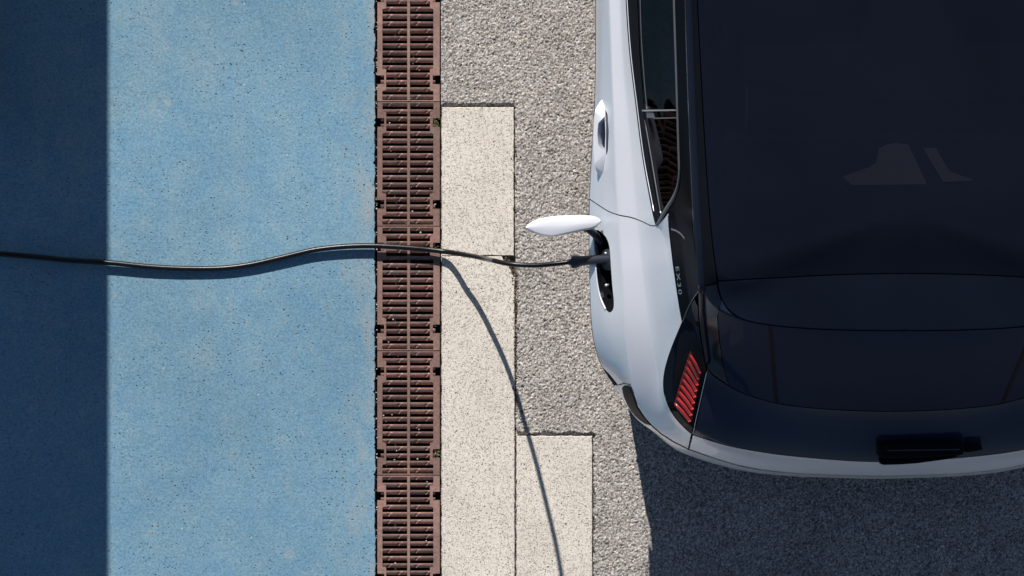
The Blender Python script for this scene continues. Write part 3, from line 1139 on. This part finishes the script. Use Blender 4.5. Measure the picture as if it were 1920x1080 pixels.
def strip(name, pts, w, h, mat, parent, dz=.001, mirror=True, n=6):
    """moulding of half-round section laid along a line on the skin"""
    xy = to_xy(pts) if not isinstance(pts[0][0], str) else to_xy(pts)
    xy = [(p[0], p[1]) for p in catmull([(*q, 0) for q in xy], n)]
    X = np.array([p[0] for p in xy]); Y = np.array([p[1] for p in xy])
    Z = zfun(X, Y) + dz; N = nfun(X, Y)
    V, F = [], []
    m = len(xy)
    ws = w if isinstance(w, (list, tuple)) else [w] * m
    if len(ws) != m: ws = list(np.interp(np.linspace(0, 1, m), np.linspace(0, 1, len(ws)), ws))
    sec = [(-1, -.6), (-1, .2), (-.7, .8), (0, 1), (.7, .8), (1, .2), (1, -.6)]
    for i in range(m):
        a = Vector((X[max(i - 1, 0)], Y[max(i - 1, 0)], Z[max(i - 1, 0)])); b = Vector((X[min(i + 1, m - 1)], Y[min(i + 1, m - 1)], Z[min(i + 1, m - 1)]))
        t = (b - a).normalized(); nn = Vector(N[i]); s = t.cross(nn).normalized()
        for (u, v) in sec:
            V.append(Vector((X[i], Y[i], Z[i])) + s * u * ws[i] * .5 + nn * v * h)
    k = len(sec)
    for i in range(m - 1):
        for j in range(k - 1):
            F.append((i * k + j, i * k + j + 1, (i + 1) * k + j + 1, (i + 1) * k + j))
    F.append(tuple(range(k))); F.append(tuple((m - 1) * k + j for j in range(k))[::-1])
    o = mesh_obj(name, V, F, mat, parent, True)
    if mirror:
        o2 = mesh_obj(name, [(2 * XC - v[0], v[1], v[2]) for v in V], [tuple(reversed(f)) for f in F], mat, parent, True)
    return o


# roof rail: rounded bar that catches the sky
strip('roof_rail', [(1290, -100), (1292, 0), (1295, 100), (1298.5, 200), (1302.5, 300), (1307, 400), (1311, 460), (1315, 520), (1317, 560), (1320, 620), (1328, 680)], [.028] * 8 + [.022, .018, .012, .010], .012, M['black'], car, dz=.002)

# side window glass, black belt trim, grey frame
win = [(1191, -100), (1194, 0), (1198, 100), (1206, 200), (1213, 270), (1220, 320), (1229, 370), (1237, 408), (1249, 388), (1262, 366), (1268.5, 350), (1271.5, 330), (1270.5, 290), (1268, 200), (1265, 100), (1262, 0), (1260, -100)]
side_win = panel('side_window', win, M['glass_side'], car, dz=-.002, gap=.0, thick=.004)
trim_loop = [(1171.5, -100), (1175, 0), (1182, 100), (1194, 200), (1200, 250), (1207, 300), (1216, 350), (1225, 398), (1231, 423), (1238, 409.5), (1230, 371), (1221, 321), (1214, 271), (1207, 201), (1199, 101), (1195, 0), (1192, -100)]
panel('belt_trim', trim_loop, M['trim'], car, dz=.002, gap=.0003, thick=.01)
strip('belt_moulding', [(1172.5, -100), (1176, 0), (1183, 100), (1195, 200), (1208, 300), (1226, 396)], .004, .002, M['paint'], car, dz=.002)
strip('window_frame', [(1261.5, -100), (1263.5, 0), (1266.5, 100), (1269.5, 200), (1272, 280), (1273, 325), (1270, 350), (1262, 371), (1249, 392), (1238, 411), (1231.5, 422)], [.007] * 6 + [.010, .014, .014, .012, .008], .003, M['grey_trim'], car, dz=.002)
strip('window_divider', [(1205, 207.5), (1235, 207), (1268, 206.5)], .005, .003, M['silver'], side_win, dz=.001)
strip('window_divider', [(1226, 222), (1250, 221.5), (1269, 221)], .0035, .002, M['grey_trim'], side_win, dz=.001)
strip('window_seal', [(1209, 225), (1222, 300), (1232, 360), (1239, 400)], .003, .002, M['silver'], side_win, dz=.001)
strip('window_seal', [(1199, -60), (1202, 60), (1208, 150), (1213, 205)], .0035, .0015, M['grey_trim'], side_win, dz=.001)
panel('latch_plate', [(1212, 211), (1225, 211), (1228, 221), (1213, 221)], M['grey_trim'], side_win, dz=.001, gap=0, mirror='none', thick=.003)

# drip seam across the black pillar
strip('pillar_seam', [(1259, 430), (1268, 433), (1277, 439), (1284, 448)], .006, .0022, M['grey_trim'], car, dz=.002)
strip('shut_line', [(1280, 603), (1288, 583), (1300, 560), (1311, 544)], .003, .0012, M['grey_trim'], car, dz=.001)

# ---- tail lamp
lamp = panel('tail_light', lamp_left + [(1300, 800), (1312, 750), (1325, 694), (1319, 664), (1312, 625), (1309, 575), (1302, 561), (1289, 584)], M['smoke'], car, dz=.002, gap=.001)
ribs_l = [(1299, 668), (1296, 682), (1291, 696), (1287, 710), (1283, 724), (1279, 738), (1275, 752), (1271, 765), (1268, 776)]
lens = panel('lamp_lens', [(1294, 659), (1301, 672), (1314, 697), (1306, 744), (1297, 790), (1290, 788), (1277, 775), (1264, 758), (1272, 728), (1283, 692)], M['lens_dark'], lamp, dz=.0035, gap=0, grid=.01, thick=.004)
for i in range(9):
    f = i / 8
    a = np.array((1293 - 28 * f, 664 + 93 * f)); b = np.array((1312 - 19 * f, 699 + 91 * f))
    c = a * .5 + b * .5 + np.array((.7, -.6))
    w = .0128 if i else .009
    strip('light_bar', [tuple(a), tuple(c), tuple(b)], [w * .7, w, w * .9], .0026, M['lens'], lamp, dz=.0055)
strip('lamp_seam', [(1325, 697), (1318, 728), (1310, 764), (1303, 795), (1299, 813)], .0022, .001, M['silver'], lamp, dz=.002)

# ---- body below the widest line and rear bumper
def lower_body():
    pts = KP[1]
    # left half outline from nose to tail centre
    d = np.gradient(pts[:, :2], axis=0); d /= np.linalg.norm(d, axis=1)[:, None]
    nin = np.stack([-d[:, 1], d[:, 0]], -1)
    if nin[len(nin) // 2, 0] < 0: nin = -nin
    return pts, nin


KPT, NIN = lower_body()


def skirt(rows, name, mat, sel=None, cut=None, joinx=True):
    """rows: (inset, height fraction z); vertical bands hung below feature line 1"""
    idx = np.arange(0, len(KPT), 3)
    idx = np.unique(np.append(idx, len(KPT) - 1))
    if sel is not None: idx = idx[sel(KPT[idx])]
    V, F = [], []
    for i in idx:
        for (ins, z, absz) in rows:
            p = KPT[i, :2] + NIN[i] * ins
            zz = z if absz else KPT[i, 2] + z
            V.append((min(p[0], XC), p[1], min(zz, KPT[i, 2])))
    k = len(rows)
    for i in range(len(idx) - 1):
        for j in range(k - 1):
            f = (i * k + j, i * k + j + 1, (i + 1) * k + j + 1, (i + 1) * k + j)
            c = np.mean([V[q] for q in f], axis=0)
            if cut and cut(c): continue
            F.append(f)
    n = len(V)
    V2 = V + [(2 * XC - v[0], v[1], v[2]) for v in V]
    F2 = F + [tuple(q + n for q in reversed(f)) for f in F]
    return mesh_obj(name, V2, F2, mat, car, True)


WHEELS = ((.15, 'rear'), (2.80, 'front'))
def arch_cut(c):
    return any(math.hypot(c[1] - wy, c[2] - .33) < .385 for wy, _ in WHEELS)


skirt([(.0, 0, 0), (.001, -.02, 0), (.006, -.07, 0), (.028, .55, 1), (.055, .45, 1), (.066, .40, 1)], 'lower_body', M['paint'], cut=arch_cut)
skirt([(.062, .402, 1), (.058, .36, 1), (.065, .25, 1), (.10, .18, 1)], 'sill_cladding', M['clad'], cut=arch_cut)

# bumper: from the seam line down to feature line 1, round the corner
bump_loop = [(1160, 722.5), (1170, 720), (1181, 722), (1187, 736), (1195, 763), (1208, 784.5), (1223, 800.5), (1240, 815), (1263, 829.5), (1291, 843.5)] + half([(1292, 844), (1338, 860), (1382, 873), (1427, 882), (1493, 889), (1560, 892), (None, 894)])
kk = [('w', p[0], p[1]) for p in KP[1][np.where(540 - KP[1][:, 1] * CAM_H * PPM / (CAM_H - KP[1][:, 2]) > 722)[0]][::3]]
kk.append(('w', XC, KP[1][-1, 1]))
bumper = panel('rear_bumper', bump_loop + kk[::-1], M['paint'], car, mirror='join', gap=.0004, grid=.008, thick=.02, dz=-.002)
# slot in the bumper corner
panel('bumper_reflector', curve([(1166, 727), (1170, 723.5), (1178, 724), (1182, 729), (1188, 746), (1194, 763), (1207, 782), (1219, 797), (1208, 794), (1190.5, 780), (1177, 761), (1169, 743)], 2), M['amber'], car, dz=.006, gap=.0, grid=.006)
strip('reflector_rim', [(1182, 727), (1188, 745), (1195, 763), (1208, 782.5), (1220, 797)], .0035, .002, M['trim'], car, dz=.004)

# rear handle housing on the tailgate, with its thin arm
hb = to_xy([(1648, 868)])[0]
def block(name, px0, px1, py0, py1, z0, z1, mat, parent, bev=.004):
    a = P(px0, py1, z1); b = P(px1, py0, z1)
    V, F = box(a[0], b[0], a[1], b[1], z0, z1)
    o = mesh_obj(name, V, F, mat, parent)
    bm = bmesh.new(); bm.from_mesh(o.data)
    bmesh.ops.bevel(bm, geom=list(bm.edges), offset=bev, segments=2, affect='EDGES')
    bm.to_mesh(o.data); bm.free()
    return o


def prism(name, px_poly, zt, zb, mat, parent, bev=.004):
    pts = [P(px, py, zt) for px, py in px_poly]
    if area([p[:2] for p in pts]) < 0: pts = pts[::-1]
    n = len(pts)
    V = [(p[0], p[1], zb) for p in pts] + [(p[0], p[1], zt) for p in pts]
    F = [tuple(range(n))[::-1], tuple(range(n, 2 * n))] + [(i, (i + 1) % n, n + (i + 1) % n, n + i) for i in range(n)]
    o = mesh_obj(name, V, F, mat, parent)
    bm = bmesh.new(); bm.from_mesh(o.data)
    bmesh.ops.bevel(bm, geom=[e for e in bm.edges if max(v.co.z for v in e.verts) > bm.verts[:][0].co.z + .01], offset=bev, segments=3, affect='EDGES')
    bm.to_mesh(o.data); bm.free()
    return o


hs = prism('tailgate_handle', [(1646, 831), (1700, 829.5), (1760, 829.5), (1806, 831), (1810, 836), (1810, 850), (1796, 855), (1760, 858), (1700, 860.5), (1652, 861), (1646, 857)], 1.0, .90, M['trim'], car, .006)
prism('handle_lip', [(1649, 861.5), (1702, 861), (1762, 858.5), (1798, 855.5), (1770, 862), (1722, 868.5), (1690, 871), (1655, 872), (1650, 869)], .965, .90, M['trim'], hs, .003)
prism('handle_arm', [(1811, 835.5), (1835, 837), (1844, 839.5), (1843, 843), (1830, 846), (1811, 848.5)], .985, .93, M['trim'], hs, .003)
prism('handle_ridge', [(1664, 843.5), (1800, 841.5), (1800, 844), (1664, 846)], 1.0035, .99, M['clad'], hs, .0008)

# number plate lamps: four small bright marks under the bumper edge
for px in (1572, 1645, 1716, 1796):
    y = float(np.interp(px, [1560, 1650, 1720, 1800], [893.6, 895.2, 892.8, 887.2]))
    block('plate_lamp', px - 9, px + 9, y - 1.0, y + 1.0, .60, .66, M['silver'], bumper, .0006)

# ---- wheels and arches
def ring(x0, x1, y, z, r0, r1, a0, a1, n=28):
    V, F = [], []
    for i in range(n + 1):
        a = a0 + (a1 - a0) * i / n
        for (x, r) in ((x0, r0), (x0, r1), (x1, r1), (x1, r0)):
            V.append((x, y + math.cos(a) * r, z + math.sin(a) * r))
    for i in range(n):
        for j in range(4):
            j2 = (j + 1) % 4
            F.append((i * 4 + j, i * 4 + j2, (i + 1) * 4 + j2, (i + 1) * 4 + j))
    return V, F


def body_x(y):
    f = KP[1]
    m = f[:, 1] > -.42
    o = np.argsort(f[m][:, 1])
    return float(np.interp(y, f[m][o, 1], f[m][o, 0]))


for wy, nm in WHEELS:
    for sgn in (-1, 1):
        xo = XC + sgn * .835
        w = empty('wheel', (0, 0, 0)); w.parent = car
        w.location = (xo - XC, wy - 1.5, .335)
        V, F = ring(xo, xo - sgn * .22, wy, .335, .23, .325, 0, 2 * math.pi, 40)
        mesh_obj('tyre', V, F, M['tyre'], w, True)
        V, F = ring(xo - sgn * .01, xo - sgn * .10, wy, .335, .05, .235, 0, 2 * math.pi, 40)
        mesh_obj('rim', V, F, M['grey_trim'], w, True)
        V, F = [], []
        n = 40
        for i in range(n + 1):
            a = R(40) + R(98) * i / n
            for (ox, r) in ((.022, .372), (.016, .395), (.022, .415), (.08, .41), (.08, .372)):
                y = wy + math.cos(a) * r
                xb = XC - body_x(y)
                V.append((XC + sgn * (xb - ox), y, .335 + math.sin(a) * r))
        for i in range(n):
            for j in range(5):
                j2 = (j + 1) % 5
                F.append((i * 5 + j, i * 5 + j2, (i + 1) * 5 + j2, (i + 1) * 5 + j))
        mesh_obj('arch_cladding', V, F, M['clad'], car, True)

# ---- door handle: pale blade standing off the door with a scooped hollow behind it
def z_at(px, py):
    q = to_xy([(px, py)])[0]
    return float(zfun(*q)[0])


def surf_pts(pxs, off):
    out = []
    for (px, py) in pxs:
        q = to_xy([(px, py)])[0]
        n = nfun(np.array([q[0]]), np.array([q[1]]))[0]
        out.append(Vector((q[0], q[1], float(zfun(*q)[0]))) + Vector(n) * off)
    return out


def blob(name, px_loop, off_top, off_bot, mat, parent, shrink=.0025, mirror=True):
    """closed outline raised off the skin with a rounded shoulder"""
    xy = to_xy(px_loop)
    if area(xy) < 0: xy = xy[::-1]
    n = len(xy)
    loops = []
    for (ins, off) in ((0, off_bot), (0, off_top - shrink * .8), (shrink * .35, off_top - shrink * .25), (shrink, off_top)):
        l2 = inset(xy, ins)
        X = np.array([p[0] for p in l2]); Y = np.array([p[1] for p in l2])
        N = nfun(X, Y); Z = zfun(X, Y)
        loops.append(np.stack([X, Y, Z], -1) + N * off)
    V = [tuple(v) for l in loops for v in l]
    F = []
    for r_ in range(3):
        for i in range(n):
            j = (i + 1) % n
            F.append((r_ * n + i, r_ * n + j, (r_ + 1) * n + j, (r_ + 1) * n + i))
    F.append(tuple(3 * n + i for i in range(n)))
    o = mesh_obj(name, V, F, mat, parent, True)
    o.data.set_sharp_from_angle(angle=R(60))
    if mirror:
        o2 = mesh_obj(name, [(2 * XC - v[0], v[1], v[2]) for v in V], [tuple(reversed(f)) for f in F], mat, parent, True)
        o2.data.set_sharp_from_angle(angle=R(60))
    return o


hollow = curve([(1133.2, 219), (1134.2, 226), (1134.2, 276), (1131, 282), (1125.5, 277), (1121.5, 269), (1121.5, 233), (1124.5, 227)], 2)[:-1]
blade = curve([(1129, 186), (1133, 189), (1135, 196), (1135.2, 324), (1133.5, 334), (1128, 332), (1118, 320), (1114, 304), (1113.5, 222), (1116.5, 208), (1122, 195)], 3)[:-1]
def grip(px_loop, px_hole):
    """handle blade: a nearly level plate standing off the sloping door, open in the middle"""
    lp = [[(p[0], -p[1]) for p in l] for l in (px_loop, px_hole)]
    lp = [l if area(l) > 0 else l[::-1] for l in lp]
    vv, F, bp, ed = cdt(lp)
    def top(x, y, d=0.0):
        e = min(1, min(abs(-y - 186), abs(-y - 334)) / 22)
        return Vector(P(x, -y, .862 + .026 * e + (x - 1113) / 22 * .010 - d))
    V = [top(v.x, v.y) for v in vv]
    n0, n = len(V), len(bp)
    V += [top(p.x, p.y) for p in bp] + [top(p.x, p.y, .035) + Vector((.012, 0, 0)) for p in bp]
    for a, b in ed: F.append((n0 + b, n0 + a, n0 + n + a, n0 + n + b))
    return V, F


V, F = grip(blade, hollow)
for m_ in (False, True):
    VV = [(2 * XC - v[0], v[1], v[2]) for v in V] if m_ else V
    o = mesh_obj('door_handle', VV, [tuple(reversed(f)) for f in F] if m_ else F, M['paint'], door, True)
    o.data.set_sharp_from_angle(angle=R(35))


# ---- charging port: recess, rim, socket, hinge and open flap
def recess():
    xy = dens(to_xy(port[:-1]), .008)
    if area(xy) < 0: xy = xy[::-1]
    X = np.array([p[0] for p in xy]); Y = np.array([p[1] for p in xy])
    Z = zfun(X, Y); n = len(xy)
    c = np.array([X.mean(), Y.mean(), Z.mean()])
    rim = np.stack([X, Y, Z], -1)
    d = np.array([.052, 0, -.040])
    flo = c + (rim - c) * np.array([.86, .93, .86]) + d
    V = [tuple(v) for v in rim] + [tuple(v) for v in flo] + [tuple(c + d * 1.05)]
    F = []
    for i in range(n):
        j = (i + 1) % n
        F.append((i, n + i, n + j, j))
        F.append((n + i, 2 * n, n + j))
    return V, F, c, d


V, F, PC, PD = recess()
port_o = mesh_obj('charge_port', V, F, M['trim'], car, True)
# pale lip along the outboard edge of the opening
strip('port_lip', [(1113.0, 449), (1116.2, 490), (1120, 530), (1126.5, 560), (1135, 579.5)], .005, .003, M['paint'], port_o, dz=.0005, mirror=False)
# two small bright spots and the socket collar
for (px, py) in ((1137, 475), (1138, 535)):
    p = Vector(P(px, py, .862))
    V, F = tube([p + Vector((.004, 0, -.004)), p + Vector((-.004, 0, .006))], [.0052, .0042], 12)
    mesh_obj('port_spot', V, F, M['white_mark'], port_o, True)
p = Vector(P(1141, 487, .872))
V, F = tube([p + Vector((.04, 0, -.03)), p + Vector((-.004, 0, .002))], [.034, .034], 24)
mesh_obj('socket', V, F, M['plug'], port_o, True)


def flap():
    """charge flap swung open: a curved painted leaf that leans towards the sun"""
    up = curve([(985, 426.5), (992, 420), (1005, 412.5), (1030, 406.5), (1060, 404), (1090, 403.5), (1112, 405), (1123, 409), (1127.5, 414)], 4)
    lo = curve([(985, 426.5), (993, 430), (1005, 435), (1020, 439), (1036, 440.5), (1056, 437), (1090, 429.5), (1115, 424), (1127.5, 414)], 4)
    n = len(up)
    rows = 9
    top, V, F = [], [], []
    for i in range(n):
        for j in range(rows):
            f = j / (rows - 1)
            px = up[i][0] * (1 - f) + lo[i][0] * f
            py = up[i][1] * (1 - f) + lo[i][1] * f
            w = math.sin(math.pi * min(max((px - 985) / 142.5, 0), 1)) ** .5
            # leaf stands on its lower edge: the sun side falls away as it goes up the picture
            z = .906 + .0028 * w * (f - .5) * 2 + .0038 * w * (1 - (2 * f - 1) ** 2) + (px - 1127) / 142 * -.012
            crease = .0008 * math.exp(-((f - .42) / .06) ** 2) * w
            V.append(Vector(P(px, py, z - crease)))
    m = len(V)
    for v in list(V):
        V.append(v + Vector((0, -.006, -.014)))
    for i in range(n - 1):
        for j in range(rows - 1):
            a, b, c, d = i * rows + j, i * rows + j + 1, (i + 1) * rows + j + 1, (i + 1) * rows + j
            F.append((a, b, c, d)); F.append((m + d, m + c, m + b, m + a))
    per = [i * rows for i in range(n)] + [(n - 1) * rows + j for j in range(1, rows)] + [i * rows + rows - 1 for i in range(n - 2, -1, -1)] + [j for j in range(rows - 2, 0, -1)]
    for q in range(len(per)):
        a, b = per[q], per[(q + 1) % len(per)]
        F.append((a, m + a, m + b, b))
    return V, F


V, F = flap()
bmf = bmesh.new()
me = bpy.data.meshes.new('t')
me.from_pydata([tuple(v) for v in V], [], F)
bmf.from_mesh(me)
bmesh.ops.remove_doubles(bmf, verts=bmf.verts, dist=.0003)
bmesh.ops.recalc_face_normals(bmf, faces=bmf.faces)
V = [v.co.copy() for v in bmf.verts]; F = [[v.index for v in f.verts] for f in bmf.faces]
bmf.free()
flap_o = mesh_obj('charge_flap', V, F, M['paint'], port_o, True)
flap_o.data.set_sharp_from_angle(angle=R(45))
path = [P(1094, 427, .865), P(1105, 431, .86), P(1117, 441, .85), P(1130, 456, .83)]
V, F = tube(catmull([np.array(p) for p in path], 6), [.011] * 6 + [.0125] * 13, 10)
mesh_obj('flap_hinge', V, F, M['plug'], port_o, True)

# ---- lettering on the black pillar
def lettering():
    cu = bpy.data.curves.new('lettering', 'FONT')
    cu.body = 'EX30'
    cu.size = .031
    cu.space_character = 1.25
    cu.extrude = .0006
    cu.offset = -.0002
    o = bpy.data.objects.new('lettering', cu)
    COL.objects.link(o)
    dg = bpy.context.evaluated_depsgraph_get()
    me = bpy.data.meshes.new_from_object(o.evaluated_get(dg))
    bpy.data.objects.remove(o)
    v = np.array([x.co for x in me.vertices])
    a = np.array(to_xy([(1266.3, 499)])[0]); b = np.array(to_xy([(1272.6, 552)])[0])
    L = v[:, 0].max()
    d = (b - a) / np.linalg.norm(b - a)
    side = np.array([-d[1], d[0]])
    # letters lie on the sloping skin: height of a letter runs up the slope
    sc = np.linalg.norm(b - a) / L
    nrm = nfun(np.array([a[0]]), np.array([a[1]]))[0]
    co = []
    for (x, y, z) in v:
        px = a + d * x * sc + side * y * .42
        co.append((px[0], px[1]))
    X = np.array([c[0] for c in co]); Y = np.array([c[1] for c in co])
    Z = zfun(X, Y) + .0035 + v[:, 2]
    F = [tuple(p.vertices) for p in me.polygons]
    return list(zip(X, Y, Z)), F


V, F = lettering()
mesh_obj('lettering', V, F, M['silver'], car)

# ---- front end (beyond the frame): bonnet, windscreen, front door and wing from the same skin
def kx(k, y):
    f = KP[k]
    o = np.argsort(f[:, 1])
    m = f[o][:, 1] > .3
    return float(np.interp(y, f[o][m, 1], f[o][m, 0]))


def wline(k, y0, y1, n=14):
    return [(kx(k, y), y) for y in np.linspace(y0, y1, n)]


panel('front_door', wline(1, 2.0, FY) + wline(4, FY, 2.0), M['paint'], car, world=True, grid=.04)
panel('front_wing', wline(1, 3.5, 2.0) + wline(4, 2.0, 3.5), M['paint'], car, world=True, grid=.05)
panel('bonnet', wline(4, 3.5, 2.25) + [(XC, 2.25), (XC, 3.5)], M['paint'], car, world=True, grid=.05, mirror='join')
panel('windscreen', wline(7, 2.24, RTOP) + [(XC, RTOP), (XC, 2.24)], M['glass_side'], car, world=True, grid=.04, mirror='join')
panel('front_pillar', wline(6, 2.24, RTOP) + wline(7, RTOP, 2.24), M['black'], car, world=True, grid=.04)
y_s = OY
panel('front_side_window', wline(4, 2.2, 1.04) + wline(6, 1.04, 2.2), M['glass_side'], car, world=True, grid=.04)

# ---- cabin: seats seen dimly through the tinted roof
def cushion(name, x0, x1, y0, y1, z0, z1, mat, parent, bev=.04):
    V, F = box(x0, x1, y0, y1, z0, z1)
    o = mesh_obj(name, V, F, mat, parent)
    bm = bmesh.new(); bm.from_mesh(o.data)
    bmesh.ops.bevel(bm, geom=list(bm.edges), offset=bev, segments=3, affect='EDGES')
    bm.to_mesh(o.data); bm.free()
    return o


cushion('rear_seat', XC - .55, XC + .55, .42, .98, .82, .90, M['inside'], car)
cushion('seat_back', XC - .58, XC + .58, .26, .50, .82, 1.12, M['inside'], car)
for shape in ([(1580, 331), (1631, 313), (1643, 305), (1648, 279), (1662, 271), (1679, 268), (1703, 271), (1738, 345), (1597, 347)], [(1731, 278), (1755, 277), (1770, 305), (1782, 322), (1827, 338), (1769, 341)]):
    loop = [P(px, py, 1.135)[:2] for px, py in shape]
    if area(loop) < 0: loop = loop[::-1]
    poly_fill(loop, [], 1.135, 1.122, M['light_patch'], 'roof_light_patch', car)  # patch of light under the roof glass, put in as pale plates
for dx in (-.36, .36):
    cushion('front_seat', XC + dx - .24, XC + dx + .24, 1.15, 1.32, .82, 1.18, M['inside'], car)


# ================================================================== CHARGING CABLE
cy_img = [(-60, 470), (0, 476), (60, 481), (130, 488), (205, 492.5), (280, 500), (350, 503.5), (420, 502.5), (470, 496), (530, 482.5), (590, 468.5), (650, 462), (700, 461), (765, 464.5), (825, 470.5), (880, 479), (930, 489.5), (975, 497.5), (1020, 496.5), (1072, 491)]
CYX = np.array([p[0] for p in cy_img], float); 
_c = np.array(catmull([(p[0], p[1], 0) for p in cy_img], 20))
cable_y = lambda x: float(np.interp(x, _c[:, 0], _c[:, 1]))
# the cable rises off the slab; its height at each place follows from the shadow it throws
shadow = [(857, 515), (875, 545), (897, 577), (922, 625), (945, 675), (962, 720), (992, 822), (1005, 867), (1022, 935), (1040, 1010), (1052, 1072), (1059, 1112)]
rise = []
for (sx, sy) in shadow:
    g = P(sx, sy, 0)
    best = None
    for z in np.linspace(.01, .95, 1900):
        X, Y = g[0] - SUN_SX * z, g[1] - SUN_SY * z
        s = CAM_H * PPM / (CAM_H - z)
        e = abs(540 - Y * s - cable_y(960 + X * s))
        if best is None or e < best[0]: best = (e, z, X, Y)
    rise.append((best[2], best[3], best[1]))
CR = .0078
path = []
for x in (-400, -200, -60, 0, 60, 130, 205, 280, 350, 420, 470, 530, 590, 650, 700, 740, 775, 808):
    z = .0225 + (.0025 * math.sin(x * .011))
    path.append(P(x, cable_y(max(x, -59)), z))
path.append(P(836, cable_y(836), .031))
path += rise
ex = rise[-1]
px_end = 960 + ex[0] * CAM_H * PPM / (CAM_H - ex[2])
for f, z in ((.22, .80), (.55, .805), (.8, .797)):
    x = px_end + (1066 - px_end) * f
    path.append(P(x, cable_y(x), z))
PLUG0 = P(1070, 491, .795)
path.append(PLUG0)
cable = empty('charging_cable', P(400, 503, 0))
tag(cable, 'black charging cable snaking across the blue pad and drain up to the car', 'cable')
fine = catmull(path, 10)
V, F = tube(fine, [.0091 - .0014 * min(max((p[0] + .28) / .25, 0), 1) for p in fine], 14)
mesh_obj('cord', V, F, M['rubber'], cable, True)


def plug():
    """charging plug: flared grip end tapering to the nose in the port"""
    secs = [(1064, 491, .793, .009, .009), (1072, 491, .797, .0115, .0115), (1073, 491, .798, .0205, .019), (1078, 490.8, .80, .0215, .02), (1083, 490.4, .803, .0195, .02), (1089, 489.5, .808, .0165, .022), (1105, 488, .82, .0150, .024), (1122, 486.8, .835, .0148, .025), (1136, 486.3, .848, .0150, .026), (1146, 486.2, .858, .0150, .026)]
    V, F = [], []
    n = 20
    for (px, py, z, ry, rz) in secs:
        c = Vector(P(px, py, z))
        for k in range(n):
            a = 2 * math.pi * k / n
            e = .75
            cy = math.copysign(abs(math.cos(a)) ** e, math.cos(a)); cz = math.copysign(abs(math.sin(a)) ** e, math.sin(a))
            V.append(c + Vector((-.25 * rz * cz, ry * cy, rz * cz)))
    for i in range(len(secs) - 1):
        for k in range(n):
            k2 = (k + 1) % n
            F.append((i * n + k, i * n + k2, (i + 1) * n + k2, (i + 1) * n + k))
    F.append(tuple(range(n))[::-1]); F.append(tuple((len(secs) - 1) * n + k for k in range(n)))
    return V, F


V, F = plug()
pl = mesh_obj('plug', V, F, M['plug'], cable, True)
pl.data.set_sharp_from_angle(angle=R(55))


# ================================================================== SMALL STUFF
def scatter(name, mat, pts, smin, smax, label, cat):
    V, F = [], []
    base = [(1, 0, 0), (-1, 0, 0), (0, 1, 0), (0, -1, 0), (0, 0, 1), (0, 0, -1)]
    tri = [(0, 2, 4), (2, 1, 4), (1, 3, 4), (3, 0, 4), (2, 0, 5), (1, 2, 5), (3, 1, 5), (0, 3, 5)]
    for (x, y, z) in pts:
        s = random.uniform(smin, smax)
        a = random.uniform(0, 6.28)
        k = len(V)
        for b in base:
            v = Vector(b) * s * random.uniform(.65, 1.25)
            v.z *= .6
            V.append((x + v.x * math.cos(a) - v.y * math.sin(a), y + v.x * math.sin(a) + v.y * math.cos(a), z + v.z + s * .3))
        F += [tuple(k + i for i in t) for t in tri]
    o = mesh_obj(name, V, F, mat)
    return tag(o, label, cat, kind='stuff')


dirt_pts = []
for _ in range(420):
    y = random.triangular(470, 760, 560)
    x = random.gauss(965.5, 2.4 if y < 620 else 1.5)
    dirt_pts.append(P(x, y, random.uniform(-.008, .002)))
for _ in range(110):      # soil in the chipped corner
    f = random.random()
    x = 946 + 17 * f + random.gauss(0, 2.2); y = 484 + 30 * f + random.gauss(0, 2.5)
    dirt_pts.append(P(x, y, random.uniform(-.012, .001)))
scatter('soil', M['dirt'], dirt_pts, .0012, .0045, 'brown dry soil in the joint right of the granite slabs', 'soil')
grit = []
for _ in range(90):
    x = random.uniform(968, 1100); y = random.uniform(0, 1080)
    grit.append(P(x, y, .004))
for _ in range(60):
    x = random.uniform(970, 1060); y = random.gauss(690, 90)
    grit.append(P(x, min(y, 810), .005))
for _ in range(14):
    grit.append(P(random.gauss(815, 4), random.choice((204, 381, 458, 615, 850, 930)) + random.gauss(0, 7), -.008))
for _ in range(70):
    grit.append(P(random.uniform(718, 811), random.uniform(0, 1080), -.006))
for _ in range(90):
    grit.append(P(random.uniform(703.5, 707.5), random.uniform(0, 1080), -.006))
scatter('grit', M['grit'], grit, .0015, .0038, 'pale loose grit on the asphalt and along the drain edge', 'grit')


def weeds():
    V, F = [], []
    for (cx, cy, n, r) in ((816, 232, 46, 7), (817, 206, 18, 4), (819, 470, 14, 4), (820, 848, 22, 5), (967, 560, 20, 4)):
        for _ in range(n):
            b = Vector(P(random.gauss(cx, r * .35), random.gauss(cy, r), -.008))
            a = random.uniform(0, 6.28); l = random.uniform(.006, .017); w = random.uniform(.0008, .0016)
            t = b + Vector((math.cos(a) * l, math.sin(a) * l, random.uniform(.004, .012)))
            s = Vector((-math.sin(a), math.cos(a), 0)) * w
            mdl = (b + t) / 2 + Vector((0, 0, .003))
            k = len(V)
            V += [b - s, b + s, mdl + s, mdl - s, t]
            F += [(k, k + 1, k + 2, k + 3), (k + 3, k + 2, k + 4)]
    o = mesh_obj('weeds', V, F, M['moss'])
    return tag(o, 'tiny dry weeds growing in the edges of the drain', 'weeds', kind='stuff')


weeds()
